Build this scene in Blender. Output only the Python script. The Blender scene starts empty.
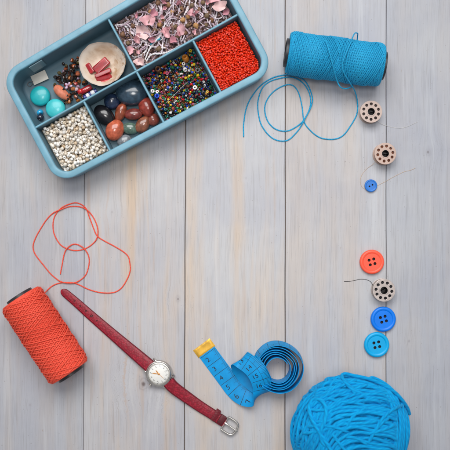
import bpy, math, random
import numpy as np
from mathutils import Vector, Matrix, Euler

random.seed(7)
rng = np.random.default_rng(7)
S = 0.001                      # everything below is thought out in millimetres
H = 800.0                      # camera height above the table
scene = bpy.context.scene
col = scene.collection
PI = math.pi

# ------------------------------------------------------------------ basics
def P(px, py, h=0.0):
    """table-plan point (mm) of something h above the table"""
    k = (H - h) / H
    return np.array([(px - 225.0) * k, (225.0 - py) * k, h])

def lin(r, g, b):
    f = lambda c: (c / 12.92) if c <= 0.04045 else ((c + 0.055) / 1.055) ** 2.4
    return (f(r / 255), f(g / 255), f(b / 255), 1.0)

class MB:
    def __init__(s):
        s.v, s.f, s.uv, s.mi, s.n = [], [], [], [], 0
    def add(s, verts, faces, uvs=None, mi=0):
        verts = np.asarray(verts, float)
        for f in faces:
            s.f.append(tuple(i + s.n for i in f)); s.mi.append(mi)
            s.uv.append([tuple(uvs[i]) for i in f] if uvs is not None else [(0, 0)] * len(f))
        s.v.append(verts); s.n += len(verts)
    # tube along a polyline
    def tube(s, pts, r, sides=8, closed=False, caps=True, mi=0, u0=0.0):
        pts = np.asarray(pts, float); n = len(pts)
        if np.isscalar(r): r = np.full(n, float(r))
        if closed:
            tan = np.roll(pts, -1, 0) - np.roll(pts, 1, 0)
        else:
            tan = np.gradient(pts, axis=0)
        tan /= np.maximum(np.linalg.norm(tan, axis=1, keepdims=True), 1e-9)
        ref = np.array([0, 0, 1.0]) if abs(tan[0][2]) < .9 else np.array([1.0, 0, 0])
        nrm = np.zeros_like(pts); a = np.cross(tan[0], ref); a /= np.linalg.norm(a); nrm[0] = a
        for i in range(1, n):
            b = nrm[i-1] - tan[i] * np.dot(nrm[i-1], tan[i])
            nrm[i] = b / max(np.linalg.norm(b), 1e-9)
        bi = np.cross(tan, nrm)
        u = np.concatenate([[0], np.cumsum(np.linalg.norm(np.diff(pts, axis=0), axis=1))]) + u0
        k = sides + 1
        th = np.linspace(0, 2*PI, k)
        V = pts[:, None, :] + r[:, None, None] * (np.cos(th)[None, :, None]*nrm[:, None, :] + np.sin(th)[None, :, None]*bi[:, None, :])
        V = V.reshape(-1, 3)
        UV = np.stack([np.repeat(u, k), np.tile(np.linspace(0, 1, k), n)], 1)
        F = []
        m = n if closed else n - 1
        for i in range(m):
            i2 = (i + 1) % n
            for j in range(sides):
                F.append((i*k+j, i*k+j+1, i2*k+j+1, i2*k+j))
        if caps and not closed:
            F.append(tuple(range(sides-1, -1, -1)))
            F.append(tuple((n-1)*k + j for j in range(sides)))
        s.add(V, F, UV, mi)
    # surface of revolution about local z, moved by matrix
    def lathe(s, prof, seg=24, mat=None, mi=0, closed=False):
        prof = np.asarray(prof, float); n = len(prof)
        th = np.linspace(0, 2*PI, seg, endpoint=False)
        V = np.zeros((n, seg, 3))
        V[:, :, 0] = prof[:, 0:1] * np.cos(th); V[:, :, 1] = prof[:, 0:1] * np.sin(th); V[:, :, 2] = prof[:, 1:2]
        V = V.reshape(-1, 3)
        F = []
        for i in range(n if closed else n - 1):
            i2 = (i+1) % n
            for j in range(seg):
                j2 = (j+1) % seg
                F.append((i*seg+j, i*seg+j2, i2*seg+j2, i2*seg+j))
        if not closed:
            if prof[0, 0] > 1e-6: F.append(tuple(range(seg-1, -1, -1)))
            if prof[-1, 0] > 1e-6: F.append(tuple((n-1)*seg+j for j in range(seg)))
        if mat is not None: V = xf(V, mat)
        s.add(V, F, None, mi)
    def box(s, c, size, mat=None, bev=0.0, mi=0):
        sx, sy, sz = [q/2 for q in size]; b = min(bev, sx*.9, sy*.9, sz*.9)
        if b <= 0:
            V = [(x, y, z) for z in (-sz, sz) for (x, y) in ((-sx, -sy), (sx, -sy), (sx, sy), (-sx, sy))]
            F = [(3, 2, 1, 0), (4, 5, 6, 7)] + [(i, (i+1) % 4, (i+1) % 4+4, i+4) for i in range(4)]
        else:
            V = []; F = []
            def ring(ix, iy, z, rr):
                st = len(V)
                for (cx, cy, a0) in ((ix-rr, iy-rr, 0), (-ix+rr, iy-rr, PI/2), (-ix+rr, -iy+rr, PI), (ix-rr, -iy+rr, 1.5*PI)):
                    for q in range(3):
                        a = a0 + q*PI/4
                        V.append((cx+rr*math.cos(a), cy+rr*math.sin(a), z))
                return st
            rs = [ring(sx-b, sy-b, -sz, b*.5), ring(sx-b*.3, sy-b*.3, -sz+b*.3, b*.9), ring(sx, sy, -sz+b, b), ring(sx, sy, sz-b, b), ring(sx-b*.3, sy-b*.3, sz-b*.3, b*.9), ring(sx-b, sy-b, sz, b*.5)]
            for i in range(5):
                for j in range(12):
                    F.append((rs[i]+j, rs[i]+(j+1) % 12, rs[i+1]+(j+1) % 12, rs[i+1]+j))
            F.append(tuple(range(rs[0]+11, rs[0]-1, -1))); F.append(tuple(range(rs[5], rs[5]+12)))
        V = np.array(V, float)
        if mat is not None: V = xf(V, mat)
        s.add(V + np.asarray(c, float), F, None, mi)
    # irregular blob: displaced icosphere-like lat/long ball
    def blob(s, c, rad, mat=None, amp=.12, seed=0, seg=16, rings=10, freq=1.6, mi=0, facet=0):
        g = np.random.default_rng(seed)
        ph = g.uniform(0, 6.28, (5, 3)); fr = g.normal(0, freq, (5, 3))
        th = np.linspace(0, PI, rings+1); fi = np.linspace(0, 2*PI, seg, endpoint=False)
        V = [(0, 0, 1)] + [(math.sin(t)*math.cos(f), math.sin(t)*math.sin(f), math.cos(t)) for t in th[1:-1] for f in fi] + [(0, 0, -1)]
        V = np.array(V, float)
        d = sum(np.sin(V @ fr[i] + ph[i][0]) for i in range(5)) / 5
        V = V * (1 + amp*2*d)[:, None] * np.asarray(rad, float)
        F = [(0, 1+j, 1+(j+1) % seg) for j in range(seg)]
        for i in range(rings-2):
            for j in range(seg):
                F.append((1+i*seg+j, 1+(i+1)*seg+j, 1+(i+1)*seg+(j+1) % seg, 1+i*seg+(j+1) % seg))
        L = len(V)-1; b = 1+(rings-2)*seg
        F += [(L, b+(j+1) % seg, b+j) for j in range(seg)]
        if mat is not None: V = xf(V, mat)
        s.add(V + np.asarray(c, float), F, None, mi)
    def curve2d(s, loops, z0, thick, bev=0.0, mat=None, mi=0):
        """filled flat plate with holes; loops = list of closed 2d outlines"""
        cu = bpy.data.curves.new('outline', 'CURVE'); cu.dimensions = '2D'; cu.fill_mode = 'BOTH'
        cu.extrude = max(thick/2 - bev, 0.001); cu.bevel_depth = bev; cu.bevel_resolution = 1; cu.offset = -bev
        for lp in loops:
            sp = cu.splines.new('POLY'); sp.points.add(len(lp)-1); sp.use_cyclic_u = True
            for i, q in enumerate(lp): sp.points[i].co = (q[0], q[1], 0, 1)
        V, F = curve_mesh(cu)
        V[:, 2] += z0 + thick/2
        if mat is not None: V = xf(V, mat)
        s.add(V, F, None, mi)
    def mesh(s, name, mats, smooth=True, sharp=35, origin=(0, 0, 0)):
        V = (np.concatenate(s.v) - np.asarray(origin, float)) * S
        me = bpy.data.meshes.new(name)
        me.from_pydata(V.tolist(), [], s.f)
        uvl = me.uv_layers.new(name='UVMap')
        uvl.data.foreach_set('uv', np.array([c for f in s.uv for c in f], dtype=np.float32).ravel())
        for m in (mats if isinstance(mats, (list, tuple)) else [mats]): me.materials.append(m)
        me.polygons.foreach_set('material_index', np.array(s.mi, dtype=np.int32))
        me.polygons.foreach_set('use_smooth', np.full(len(s.f), smooth))
        me.update()
        if smooth and sharp: me.set_sharp_from_angle(angle=math.radians(sharp))
        return me

def curve_mesh(cu):
    o = bpy.data.objects.new('tmp', cu); col.objects.link(o)
    dg = bpy.context.evaluated_depsgraph_get(); dg.update()
    me = bpy.data.meshes.new_from_object(o.evaluated_get(dg), depsgraph=dg)
    V = np.array([v.co[:] for v in me.vertices]).reshape(-1, 3); F = [tuple(p.vertices) for p in me.polygons]
    bpy.data.objects.remove(o); bpy.data.meshes.remove(me); bpy.data.curves.remove(cu)
    return V, F

def xf(V, m):
    m = np.array(m); return V @ m[:3, :3].T + m[:3, 3]

def rot(ax, a): return Matrix.Rotation(a, 4, ax)
def trans(x, y, z): return Matrix.Translation((x, y, z))

def catmull(pts, step=1.0, closed=False):
    p = np.asarray(pts, float)
    if closed: q = np.vstack([p[-1], p, p[0], p[1]])
    else: q = np.vstack([2*p[0]-p[1], p, 2*p[-1]-p[-2]])
    out = []
    for i in range(1, len(q)-2):
        p0, p1, p2, p3 = q[i-1], q[i], q[i+1], q[i+2]
        n = max(2, int(np.linalg.norm((p2-p1)[:3]) / step))
        for t in np.linspace(0, 1, n, endpoint=False):
            out.append(.5*((2*p1)+(-p0+p2)*t+(2*p0-5*p1+4*p2-p3)*t*t+(-p0+3*p1-3*p2+p3)*t**3))
    if not closed: out.append(q[-2])
    return np.array(out)

# ------------------------------------------------------------------ scene objects
def thing(name, label, cat, loc=(0, 0, 0), group=None, rotz=0):
    o = bpy.data.objects.new(name, None); col.objects.link(o)
    o.empty_display_size = .01
    o.location = [q*S for q in loc]; o.rotation_euler = (0, 0, rotz)
    tag(o, label, cat, group); return o
def tag(o, label, cat, group=None):
    o['label'] = label; o['category'] = cat
    if group: o['group'] = group
    return o
def obj(name, mb, mats, parent=None, loc=None, smooth=True, sharp=35, world=False, label=None):
    """world=True: the mesh was drawn in table coordinates; move it to its parent's origin"""
    org = (0, 0, 0)
    if parent is not None and world: org = np.array(parent.location)/S
    if parent is None and loc is not None and world: org = loc
    me = mb if isinstance(mb, bpy.types.Mesh) else mb.mesh(name, mats, smooth, sharp, org)
    o = bpy.data.objects.new(name, me); col.objects.link(o)
    if parent is not None: o.parent = parent
    if loc is not None: o.location = [q*S for q in loc]
    if label: o['label'] = label
    return o

# ------------------------------------------------------------------ materials
class NT:
    def __init__(s, name):
        s.m = bpy.data.materials.new(name); s.m.use_nodes = True
        s.t = s.m.node_tree; s.b = s.t.nodes['Principled BSDF']; s.out = s.t.nodes['Material Output']
    def n(s, typ, **kw):
        nd = s.t.nodes.new(typ)
        for k, v in kw.items():
            if k in nd.inputs: nd.inputs[k].default_value = v
            else: setattr(nd, k, v)
        return nd
    def l(s, a, b): s.t.links.new(a, b)
    def math(s, op, a, b=None, c=None, clamp=False):
        nd = s.t.nodes.new('ShaderNodeMath'); nd.operation = op; nd.use_clamp = clamp
        for i, q in enumerate((a, b, c)):
            if q is None: continue
            if isinstance(q, (int, float)): nd.inputs[i].default_value = q
            else: s.l(q, nd.inputs[i])
        return nd.outputs[0]
    def mix(s, fac, a, b, mode='MIX'):
        nd = s.t.nodes.new('ShaderNodeMix'); nd.data_type = 'RGBA'; nd.blend_type = mode
        for sock, q in ((nd.inputs[0], fac), (nd.inputs[6], a), (nd.inputs[7], b)):
            if isinstance(q, (int, float, tuple)): sock.default_value = q
            else: s.l(q, sock)
        return nd.outputs[2]
    def ramp(s, x, lo, hi, a=0.0, b=1.0):
        nd = s.t.nodes.new('ShaderNodeMapRange'); nd.interpolation_type = 'SMOOTHSTEP'
        s.l(x, nd.inputs[0]); nd.inputs[1].default_value = lo; nd.inputs[2].default_value = hi
        nd.inputs[3].default_value = a; nd.inputs[4].default_value = b
        return nd.outputs[0]
    def noise(s, vec, scale, detail=3, rough=.55, dist=0):
        nd = s.n('ShaderNodeTexNoise'); s.l(vec, nd.inputs['Vector'])
        nd.inputs['Scale'].default_value = scale; nd.inputs['Detail'].default_value = detail
        nd.inputs['Roughness'].default_value = rough; nd.inputs['Distortion'].default_value = dist
        return nd.outputs[0]
    def bump(s, h, strength=.3, dist=.0005):
        nd = s.n('ShaderNodeBump'); nd.inputs['Strength'].default_value = strength; nd.inputs['Distance'].default_value = dist
        s.l(h, nd.inputs['Height']); s.l(nd.outputs[0], s.b.inputs['Normal'])

def scale_c(c, k): return tuple(min(q*k, 1) for q in c[:3]) + (1,)

def plain(name, c, rough=.5, metal=0, var=.12, scale=120, bump=0.0, bscale=900, coat=0, sss=0, rand=0.0, spec=.5, trans=0, alt=None):
    """solid stuff: colour wobble by noise, optional per-object variation, optional fine bump"""
    t = NT(name); tc = t.n('ShaderNodeTexCoord').outputs['Object']
    f = t.noise(tc, scale, 4)
    f = t.ramp(f, .3, .7)
    base = t.mix(f, scale_c(c, 1-var), alt if alt else scale_c(c, 1+var))
    if rand:
        oi = t.n('ShaderNodeObjectInfo').outputs['Random']
        hsv = t.n('ShaderNodeHueSaturation'); t.l(base, hsv.inputs['Color'])
        t.l(t.math('MULTIPLY_ADD', oi, rand*2, 1-rand), hsv.inputs['Value'])
        t.l(t.math('MULTIPLY_ADD', t.math('FRACT', t.math('MULTIPLY', oi, 7.3)), rand, 1-rand*.6), hsv.inputs['Saturation'])
        base = hsv.outputs[0]
    t.l(base, t.b.inputs['Base Color'])
    t.b.inputs['Roughness'].default_value = rough; t.b.inputs['Metallic'].default_value = metal
    t.b.inputs['Coat Weight'].default_value = coat; t.b.inputs['Specular IOR Level'].default_value = spec
    if sss:
        t.b.inputs['Subsurface Weight'].default_value = sss; t.b.inputs['Subsurface Scale'].default_value = .002
    if trans: t.b.inputs['Transmission Weight'].default_value = trans
    if bump: t.bump(t.noise(tc, bscale, 3), bump, .0003)
    return t.m

def thread_mat(name, dark, light, pitch=1.7, rough=.75, fuzz=.4, bump=.5, bdist=.0003, k=1.0):
    """twisted cord: UV.x runs along the cord in mm, UV.y around it"""
    t = NT(name); tc = t.n('ShaderNodeTexCoord')
    sx = t.n('ShaderNodeSeparateXYZ'); t.l(tc.outputs['UV'], sx.inputs[0])
    ph = t.math('ADD', t.math('DIVIDE', sx.outputs[0], pitch), t.math('MULTIPLY', sx.outputs[1], k))
    w = t.math('SINE', t.math('MULTIPLY', ph, 2*PI))
    w = t.math('MULTIPLY_ADD', w, .5, .5)
    nz = t.noise(tc.outputs['Object'], 700, 4)
    f = t.math('ADD', t.math('MULTIPLY', w, .75), t.math('MULTIPLY_ADD', nz, .9, -.3), clamp=True)
    t.l(t.mix(f, dark, light), t.b.inputs['Base Color'])
    t.b.inputs['Roughness'].default_value = rough
    t.b.inputs['Sheen Weight'].default_value = fuzz; t.b.inputs['Sheen Roughness'].default_value = .5
    t.b.inputs['Sheen Tint'].default_value = light
    t.bump(f, bump, bdist)
    return t.m

# ------------------------------------------------------------------ table
def wood_material():
    t = NT('whitewashed_wood')
    pos = t.n('ShaderNodeTexCoord').outputs['Object']
    at = t.n('ShaderNodeAttribute', attribute_name='plank'); pid = at.outputs['Fac']
    at2 = t.n('ShaderNodeAttribute', attribute_name='warmth'); warm = at2.outputs['Fac']
    sep = t.n('ShaderNodeSeparateXYZ'); t.l(pos, sep.inputs[0])
    X, Y = sep.outputs[0], sep.outputs[1]
    # knots: push the grain aside and stain the wood
    knots = [P(143.5, 384), P(178, 299), P(428, 152), P(409, 341), P(112, 212), P(246, 178), P(30, 405), P(330, 300)]
    sizes = [7, 3.2, 4, 1.6, 2.6, 1.4, 2.2, 1.5]
    stren = [.85, .55, .5, .6, .3, .35, .3, .25]
    dx = 0.0; stain = 0.0; heart = 0.0; ringsum = None
    for (k, r, a) in zip(knots, sizes, stren):
        kx = t.math('SUBTRACT', X, float(k[0]*S)); ky = t.math('SUBTRACT', Y, float(k[1]*S))
        wob = t.math('MULTIPLY_ADD', t.noise(pos, 260, 2), .8, .6)
        d = t.math('MULTIPLY', t.math('SQRT', t.math('ADD', t.math('MULTIPLY', kx, kx), t.math('MULTIPLY', t.math('MULTIPLY', ky, ky), .55))), wob)
        m = t.ramp(d, 0.0, r*S*1.35, a, 0.0)
        h = t.ramp(d, 0.0, r*S*.42, a, 0.0)
        g = t.ramp(d, 0.0, r*S*5, 1.0, 0.0)
        dx = t.math('ADD', dx, t.math('MULTIPLY', t.math('MULTIPLY', kx, g), -.55))
        stain = t.math('MAXIMUM', stain, m); heart = t.math('MAXIMUM', heart, h)
        rr = t.math('MULTIPLY', t.math('SINE', t.math('MULTIPLY', d, 2*PI/(r*S*.5))), m)
        ringsum = rr if ringsum is None else t.math('ADD', ringsum, rr)
    gx = t.math('ADD', X, dx)
    wv = t.math('MULTIPLY', t.math('SUBTRACT', t.noise(pos, 5, 2), .5), .010)       # slow wander of the grain
    gx = t.math('ADD', gx, wv)
    def vec(sx, sy, off):
        c = t.n('ShaderNodeCombineXYZ')
        t.l(t.math('MULTIPLY', gx, sx), c.inputs[0]); t.l(t.math('MULTIPLY', Y, sy), c.inputs[1])
        t.l(t.math('MULTIPLY_ADD', pid, off, off), c.inputs[2]); return c.outputs[0]
    broad = t.noise(vec(1, .07, 3.1), 38, 3, .6, .3)
    mid = t.noise(vec(1, .035, 5.7), 150, 3, .6)
    fine = t.noise(vec(1, .03, 9.1), 620, 3, .65)
    hair = t.noise(vec(1, .02, 4.3), 1500, 2, .6)
    blotch = t.noise(pos, 9, 4, .6)
    small = t.noise(pos, 70, 4, .65)
    cool = t.mix(t.ramp(blotch, .3, .7), lin(174, 175, 182), lin(188, 188, 190))
    beige = lin(196, 178, 160)
    wf = t.math('MULTIPLY', t.ramp(broad, .42, .68), warm)
    wf = t.math('MULTIPLY', wf, t.ramp(blotch, .25, .62, .45, 1.0))
    c = t.mix(wf, cool, beige)
    rose = t.math('MULTIPLY', t.ramp(mid, .56, .74), t.math('MULTIPLY', warm, .5))
    c = t.mix(rose, c, lin(181, 163, 150))
    c = t.mix(t.ramp(fine, .5, .74, 0, .34), c, lin(150, 149, 150))
    hair2 = t.noise(vec(1, .012, 7.7), 1050, 4, .75)
    c = t.mix(t.ramp(hair2, .60, .68, 0, .3), c, lin(140, 132, 128))
    c = t.mix(t.ramp(hair, .54, .74, 0, .34), c, lin(136, 132, 130))
    c = t.mix(t.ramp(mid, .30, .44, .3, 0), c, lin(204, 205, 206))     # white paint left in the grain
    c = t.mix(t.ramp(small, .52, .8, 0, .16), c, lin(198, 197, 200))
    spk = t.noise(pos, 420, 2, .5)
    c = t.mix(t.ramp(spk, .70, .76, 0, .5), c, lin(128, 118, 112))
    chip = t.noise(vec(1, .25, 2.2), 240, 4, .7)
    c = t.mix(t.ramp(chip, .70, .74, 0, .45), c, lin(160, 142, 126))
    c = t.mix(t.math('MULTIPLY', stain, .55), c, lin(150, 146, 152))
    c = t.mix(t.math('MULTIPLY', t.ramp(ringsum, .1, .7), .3), c, lin(120, 112, 112))
    c = t.mix(heart, c, lin(95, 82, 80))
    # the sides of the boards inside the gaps turn darker and browner with depth
    z = sep.outputs[2]
    c = t.mix(t.ramp(z, -.0014, -.0003, .9, 0), c, lin(128, 114, 104))
    c = t.mix(1.0, c, (1, 1, 1, 1), 'MULTIPLY')
    tone = t.n('ShaderNodeAttribute', attribute_name='tone').outputs['Color']
    c = t.mix(1.0, c, tone, 'MULTIPLY')
    t.l(c, t.b.inputs['Base Color'])
    t.l(t.math('MULTIPLY_ADD', fine, .25, .5), t.b.inputs['Roughness'])
    t.b.inputs['Specular IOR Level'].default_value = .3
    h = t.math('ADD', t.math('MULTIPLY', fine, .5), t.math('ADD', t.math('MULTIPLY', mid, .6), t.math('MULTIPLY', hair, .3)))
    t.bump(h, .22, .0006)
    return t.m

def build_table():
    seams = [(-420, .7, -420), (-319, .6, -319), (-218, .8, -218), (-117, .9, -117), (-15, .8, -16), (85.4, .12, 83.2), (186.2, .62, 184.3), (285.3, .66, 285.2), (386.3, .4, 386.0), (487, 1, 487), (588, .8, 588), (690, .7, 690), (791, .7, 791), (870, .7, 870)]
    warmth = [.4, .6, .3, .3, .35, 1.25, .8, .4, .22, .2, .5, .3, .4]
    V = []; F = []; pid = []; wm = []
    y0, y1 = 640.0, -640.0
    ny = 40
    for i in range(len(seams)-1):
        (xa, ga, xa2), (xb, gb, xb2) = seams[i], seams[i+1]
        # cross-section of one board with eased edges
        def sec(t, y):
            jl = .18*math.sin(y*.05+i*2)+.1*math.sin(y*.21+i); jr = .18*math.sin(y*.05+i*2+2)+.1*math.sin(y*.21+i+1)
            l = (xa+(xa2-xa)*t)-225+ga/2+jl; r = (xb+(xb2-xb)*t)-225-gb/2+jr
            e = .55
            return [(l+.02, -3), (l, -1.2), (l+e*.3, -.35), (l+e, -.05), (l+e*2.2, 0), (r-e*2.2, 0), (r-e, -.05), (r-e*.3, -.35), (r, -1.2), (r-.02, -3)]
        st = len(V)
        for j in range(ny+1):
            t = j/ny; y = y0+(y1-y0)*t; tt = (225-y)/450
            for (x, z) in sec(tt, y): V.append((x, y, z))
        for j in range(ny):
            for q in range(9):
                F.append((st+j*10+q, st+(j+1)*10+q, st+(j+1)*10+q+1, st+j*10+q+1)); pid.append(i); wm.append(warmth[i])
    # the batten board below closes the gaps
    st = len(V); V += [(-640, 640, -2.6), (640, 640, -2.6), (640, -640, -2.6), (-640, -640, -2.6)]
    F.append((st+3, st+2, st+1, st)); pid.append(len(seams)-1); wm.append(.5)
    me = bpy.data.meshes.new('tabletop'); me.from_pydata([(x*S, y*S, z*S) for x, y, z in V], [], F)
    a = me.attributes.new('plank', 'FLOAT', 'FACE'); a.data.foreach_set('value', np.array(pid, dtype=np.float32)*1.37)
    b = me.attributes.new('warmth', 'FLOAT', 'FACE'); b.data.foreach_set('value', np.array(wm, dtype=np.float32))
    tones = [(.88, .89, .9), (.95, .94, .93), (.9, .9, .92), (.86, .87, .90), (.90, .905, .925), (1.0, .975, .96), (1.03, 1.02, 1.01), (.98, .98, .99), (.88, .895, .925), (.85, .87, .9), (.93, .93, .93), (.9, .9, .92), (.9, .9, .9), (.9, .9, .9)]  # board tones; lighter middle boards also have light falloff painted in
    assert len(tones) == len(seams)
    tc_ = me.attributes.new('tone', 'FLOAT_COLOR', 'FACE'); tc_.data.foreach_set('color', np.array([tones[i]+(1,) for i in pid], dtype=np.float32).ravel())
    me.materials.append(wood_material()); me.update()
    me.polygons.foreach_set('use_smooth', np.ones(len(F), dtype=bool))
    o = bpy.data.objects.new('tabletop', me); col.objects.link(o)
    o['kind'] = 'structure'
build_table()

# ------------------------------------------------------------------ bead tray
TL, TR, BR, BL = [np.array(q) for q in ((-0.8, 74.8), (210.6, -50.4), (275.8, 70.4), (57.9, 185.2))]
TW, TB, TH = 244.0, 130.0, 35.0
def tray(a, b, z):
    s, t = a/TW, b/TB
    q = TL*(1-s)*(1-t)+TR*s*(1-t)+BL*(1-s)*t+BR*s*t
    k = (H-TH)/H
    return np.array([(q[0]-225)*k, (225-q[1])*k, z])
DA = [8.0, .252*TW, .499*TW, .762*TW, TW-8.0]     # cross lines
DB = [7.5, .506*TB, TB-7.0]

def rrect(inset, rad, n=8):
    a0, a1, b0, b1 = inset, TW-inset, inset, TB-inset
    pts = []
    for (cx, cy, s) in ((a1-rad, b1-rad, 0), (a0+rad, b1-rad, 1), (a0+rad, b0+rad, 2), (a1-rad, b0+rad, 3)):
        for q in range(n+1):
            a = s*PI/2+q*PI/2/n
            pts.append((cx+rad*math.cos(a), cy+rad*math.sin(a)))
    # extra points along the straight edges keep the warp smooth
    return pts
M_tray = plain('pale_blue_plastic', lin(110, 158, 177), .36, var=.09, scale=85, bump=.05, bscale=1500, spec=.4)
M_tray_shade = plain('pale_blue_plastic_shaded', lin(88, 118, 132), .5, var=.05, scale=50, bump=.05, bscale=1500, spec=.35)  # same plastic darkened: shade inside the tray painted into the colour
tray_c = tray(TW/2, TB/2, 0)
T = thing('compartment_tray', 'pale blue plastic tray divided into six compartments of beads, lying askew on the planks', 'bead tray', tray_c)
mb = MB()
loops = [(5.2, 16, 0.0), (3.6, 17, .5), (2.8, 18, 1.6), (1.6, 19, 26), (1.0, 19.4, 30.5), (.2, 20, 31.2), (0, 20, 32.2), (0, 20, 34.0), (.35, 19.7, 34.7), (1.1, 19.1, 35.0),
         (5.6, 14.6, 35.0), (6.4, 13.9, 34.8), (6.9, 13.4, 34.2), (7.1, 13.2, 32.6), (8.6, 11.4, 5), (9.2, 10.6, 3.2), (10.8, 9, 2.3), (14, 6, 2.1)]
V = []; F = []
n = len(rrect(0, 20))
for (ins, rad, z) in loops:
    V += [tray(a, b, z) for a, b in rrect(ins, rad)]
mi = []
for i in range(len(loops)-1):
    for j in range(n):
        F.append((i*n+j, i*n+(j+1) % n, (i+1)*n+(j+1) % n, (i+1)*n+j))
F.append(tuple((len(loops)-1)*n+j for j in range(n)))
F = [f[::-1] for f in F]
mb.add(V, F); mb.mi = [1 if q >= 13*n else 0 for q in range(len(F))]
obj('tray_body', mb, [M_tray, M_tray_shade], T, world=True, sharp=50)
def divider(p, q, z=33.2, th=2.3):
    p = np.array(p); q = np.array(q); d = (q-p)/np.linalg.norm(q-p); nn = np.array([-d[1], d[0]])
    mb = MB(); V = []; secs = [(-th*.62, 2.0), (-th*.5, z-1), (-th*.36, z-.25), (-th*.15, z), (th*.15, z), (th*.36, z-.25), (th*.5, z-1), (th*.62, 2.0)]
    N = 6
    for i in range(N+1):
        c = p+(q-p)*i/N
        for (o_, zz) in secs: V.append(tray(*(c+nn*o_), zz))
    F = []
    for i in range(N):
        for k in range(7): F.append((i*8+k, (i+1)*8+k, (i+1)*8+k+1, i*8+k+1))
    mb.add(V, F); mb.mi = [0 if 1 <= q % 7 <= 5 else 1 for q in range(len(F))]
    o = obj('divider', mb, [M_tray, M_tray_shade], T, world=True, sharp=50)
    return o
ml = DB[1]
divider((6.9, ml), (TW-6.9, ml))
divider((DA[2], 6.9), (DA[2], ml-1.1), 33.0)
for a in DA[1:4]: divider((a, ml+1.1), (a, TB-6.9), 33.0)
# pale rectangle moulded into the inner wall
mb = MB(); V = []
for (z, off) in ((31.5, 0), (13, 0)):
    for a in (29, 44): V.append(tray(a, 7.45+(32.6-z)*.054+.1, z))
    for a in (29, 44): V.append(tray(a, 7.45+(32.6-z)*.054+.9, z))
mb.add(V, [(2, 3, 7, 6), (0, 1, 3, 2), (0, 2, 6, 4), (1, 5, 7, 3)])
obj('wall_tab', mb, plain('pale_label', lin(118, 150, 162), .4, var=.05), T, world=True)

# ------------------------------------------------------------------ heaps of beads
def heap(region, z0, n, rad, tries=6, sampler=None, margin=0.0):
    (a0, a1, b0, b1) = region; cell = 6.0; grid = {}; out = []
    for _ in range(n):
        r = rad(); best = None
        for k in range(tries):
            if sampler: x, y = sampler(r)
            else: x, y = random.uniform(a0+r, a1-r), random.uniform(b0+r, b1-r)
            z = z0 + r; ci, cj = int(x//cell), int(y//cell)
            for i in (ci-1, ci, ci+1):
                for j in (cj-1, cj, cj+1):
                    for (x2, y2, z2, r2) in grid.get((i, j), ()):
                        d2 = (x-x2)**2+(y-y2)**2; R = (r+r2)*.93
                        if d2 < R*R:
                            zz = z2+math.sqrt(R*R-d2)
                            if zz > z: z = zz
            if best is None or z < best[2]: best = (x, y, z, r)
        out.append(best); grid.setdefault((int(best[0]//cell), int(best[1]//cell)), []).append(best)
    return out
def exposure(beads, top=300):
    """the beads that show largest from above first"""
    return sorted(beads, key=lambda q: -q[2])
def bead_profile(r, hole, hgt, n=5):
    """rounded ring bead cross-section (closed profile)"""
    c = (r+hole)/2; w = (r-hole)/2; return [(c+w*math.cos(t), hgt/2*math.sin(t)) for t in np.linspace(0, 2*PI, n*2, endpoint=False)]
def bead_mesh(name, r, hole, hgt, mats, seg=12, n=5, pw=None):
    mb = MB(); prof = []
    c = (r+hole)/2; w = (r-hole)/2
    for t in np.linspace(0, 2*PI, n*2, endpoint=False):
        ct, st = math.cos(t), math.sin(t)
        e = pw or 1
        prof.append((c+w*math.copysign(abs(ct)**e, ct), hgt/2*math.copysign(abs(st)**e, st)))
    mb.lathe(prof, seg, closed=True)
    return mb.mesh(name, mats, True, 0)
def rand_rot(flat=.5):
    q = Euler((random.gauss(0, flat), random.gauss(0, flat), random.uniform(0, 6.28))); return q
def place(me, name, a, b, z, rotq, sc, label, cat, group):
    o = bpy.data.objects.new(name, me); col.objects.link(o)
    w = tray(a, b, z); o.location = [q*S for q in w]; o.rotation_euler = rotq; o.scale = (sc, sc, sc)
    return tag(o, label, cat, group)
def stuff_heap(name, beads, mesh, mats_of, mats, label, cat, bed=None):
    src = [np.array([v.co[:] for v in m.vertices])/S for m in mesh]; fc = [[tuple(p.vertices) for p in m.polygons] for m in mesh]
    mb = MB()
    for i, (a, b, z, r) in enumerate(beads):
        k = i % len(mesh)
        m = rand_rot(.8).to_matrix().to_4x4()
        mb.add(xf(src[k]*r, m)+tray(a, b, z), fc[k], None, mats_of(i))
    if bed: 
        (a0, a1, b0, b1), z, mi = bed
        N = 14; V = []
        for i in range(N+1):
            for j in range(N+1): V.append(tray(a0+(a1-a0)*i/N, b0+(b1-b0)*j/N, z+random.uniform(-.3, .3)))
        mb.add(V, [(i*(N+1)+j, i*(N+1)+j+1, (i+1)*(N+1)+j+1, (i+1)*(N+1)+j) for i in range(N) for j in range(N)], None, mi)
    o = obj(name, mb, mats, world=False, sharp=0); o['kind'] = 'stuff'; tag(o, label, cat)
    return o

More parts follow.
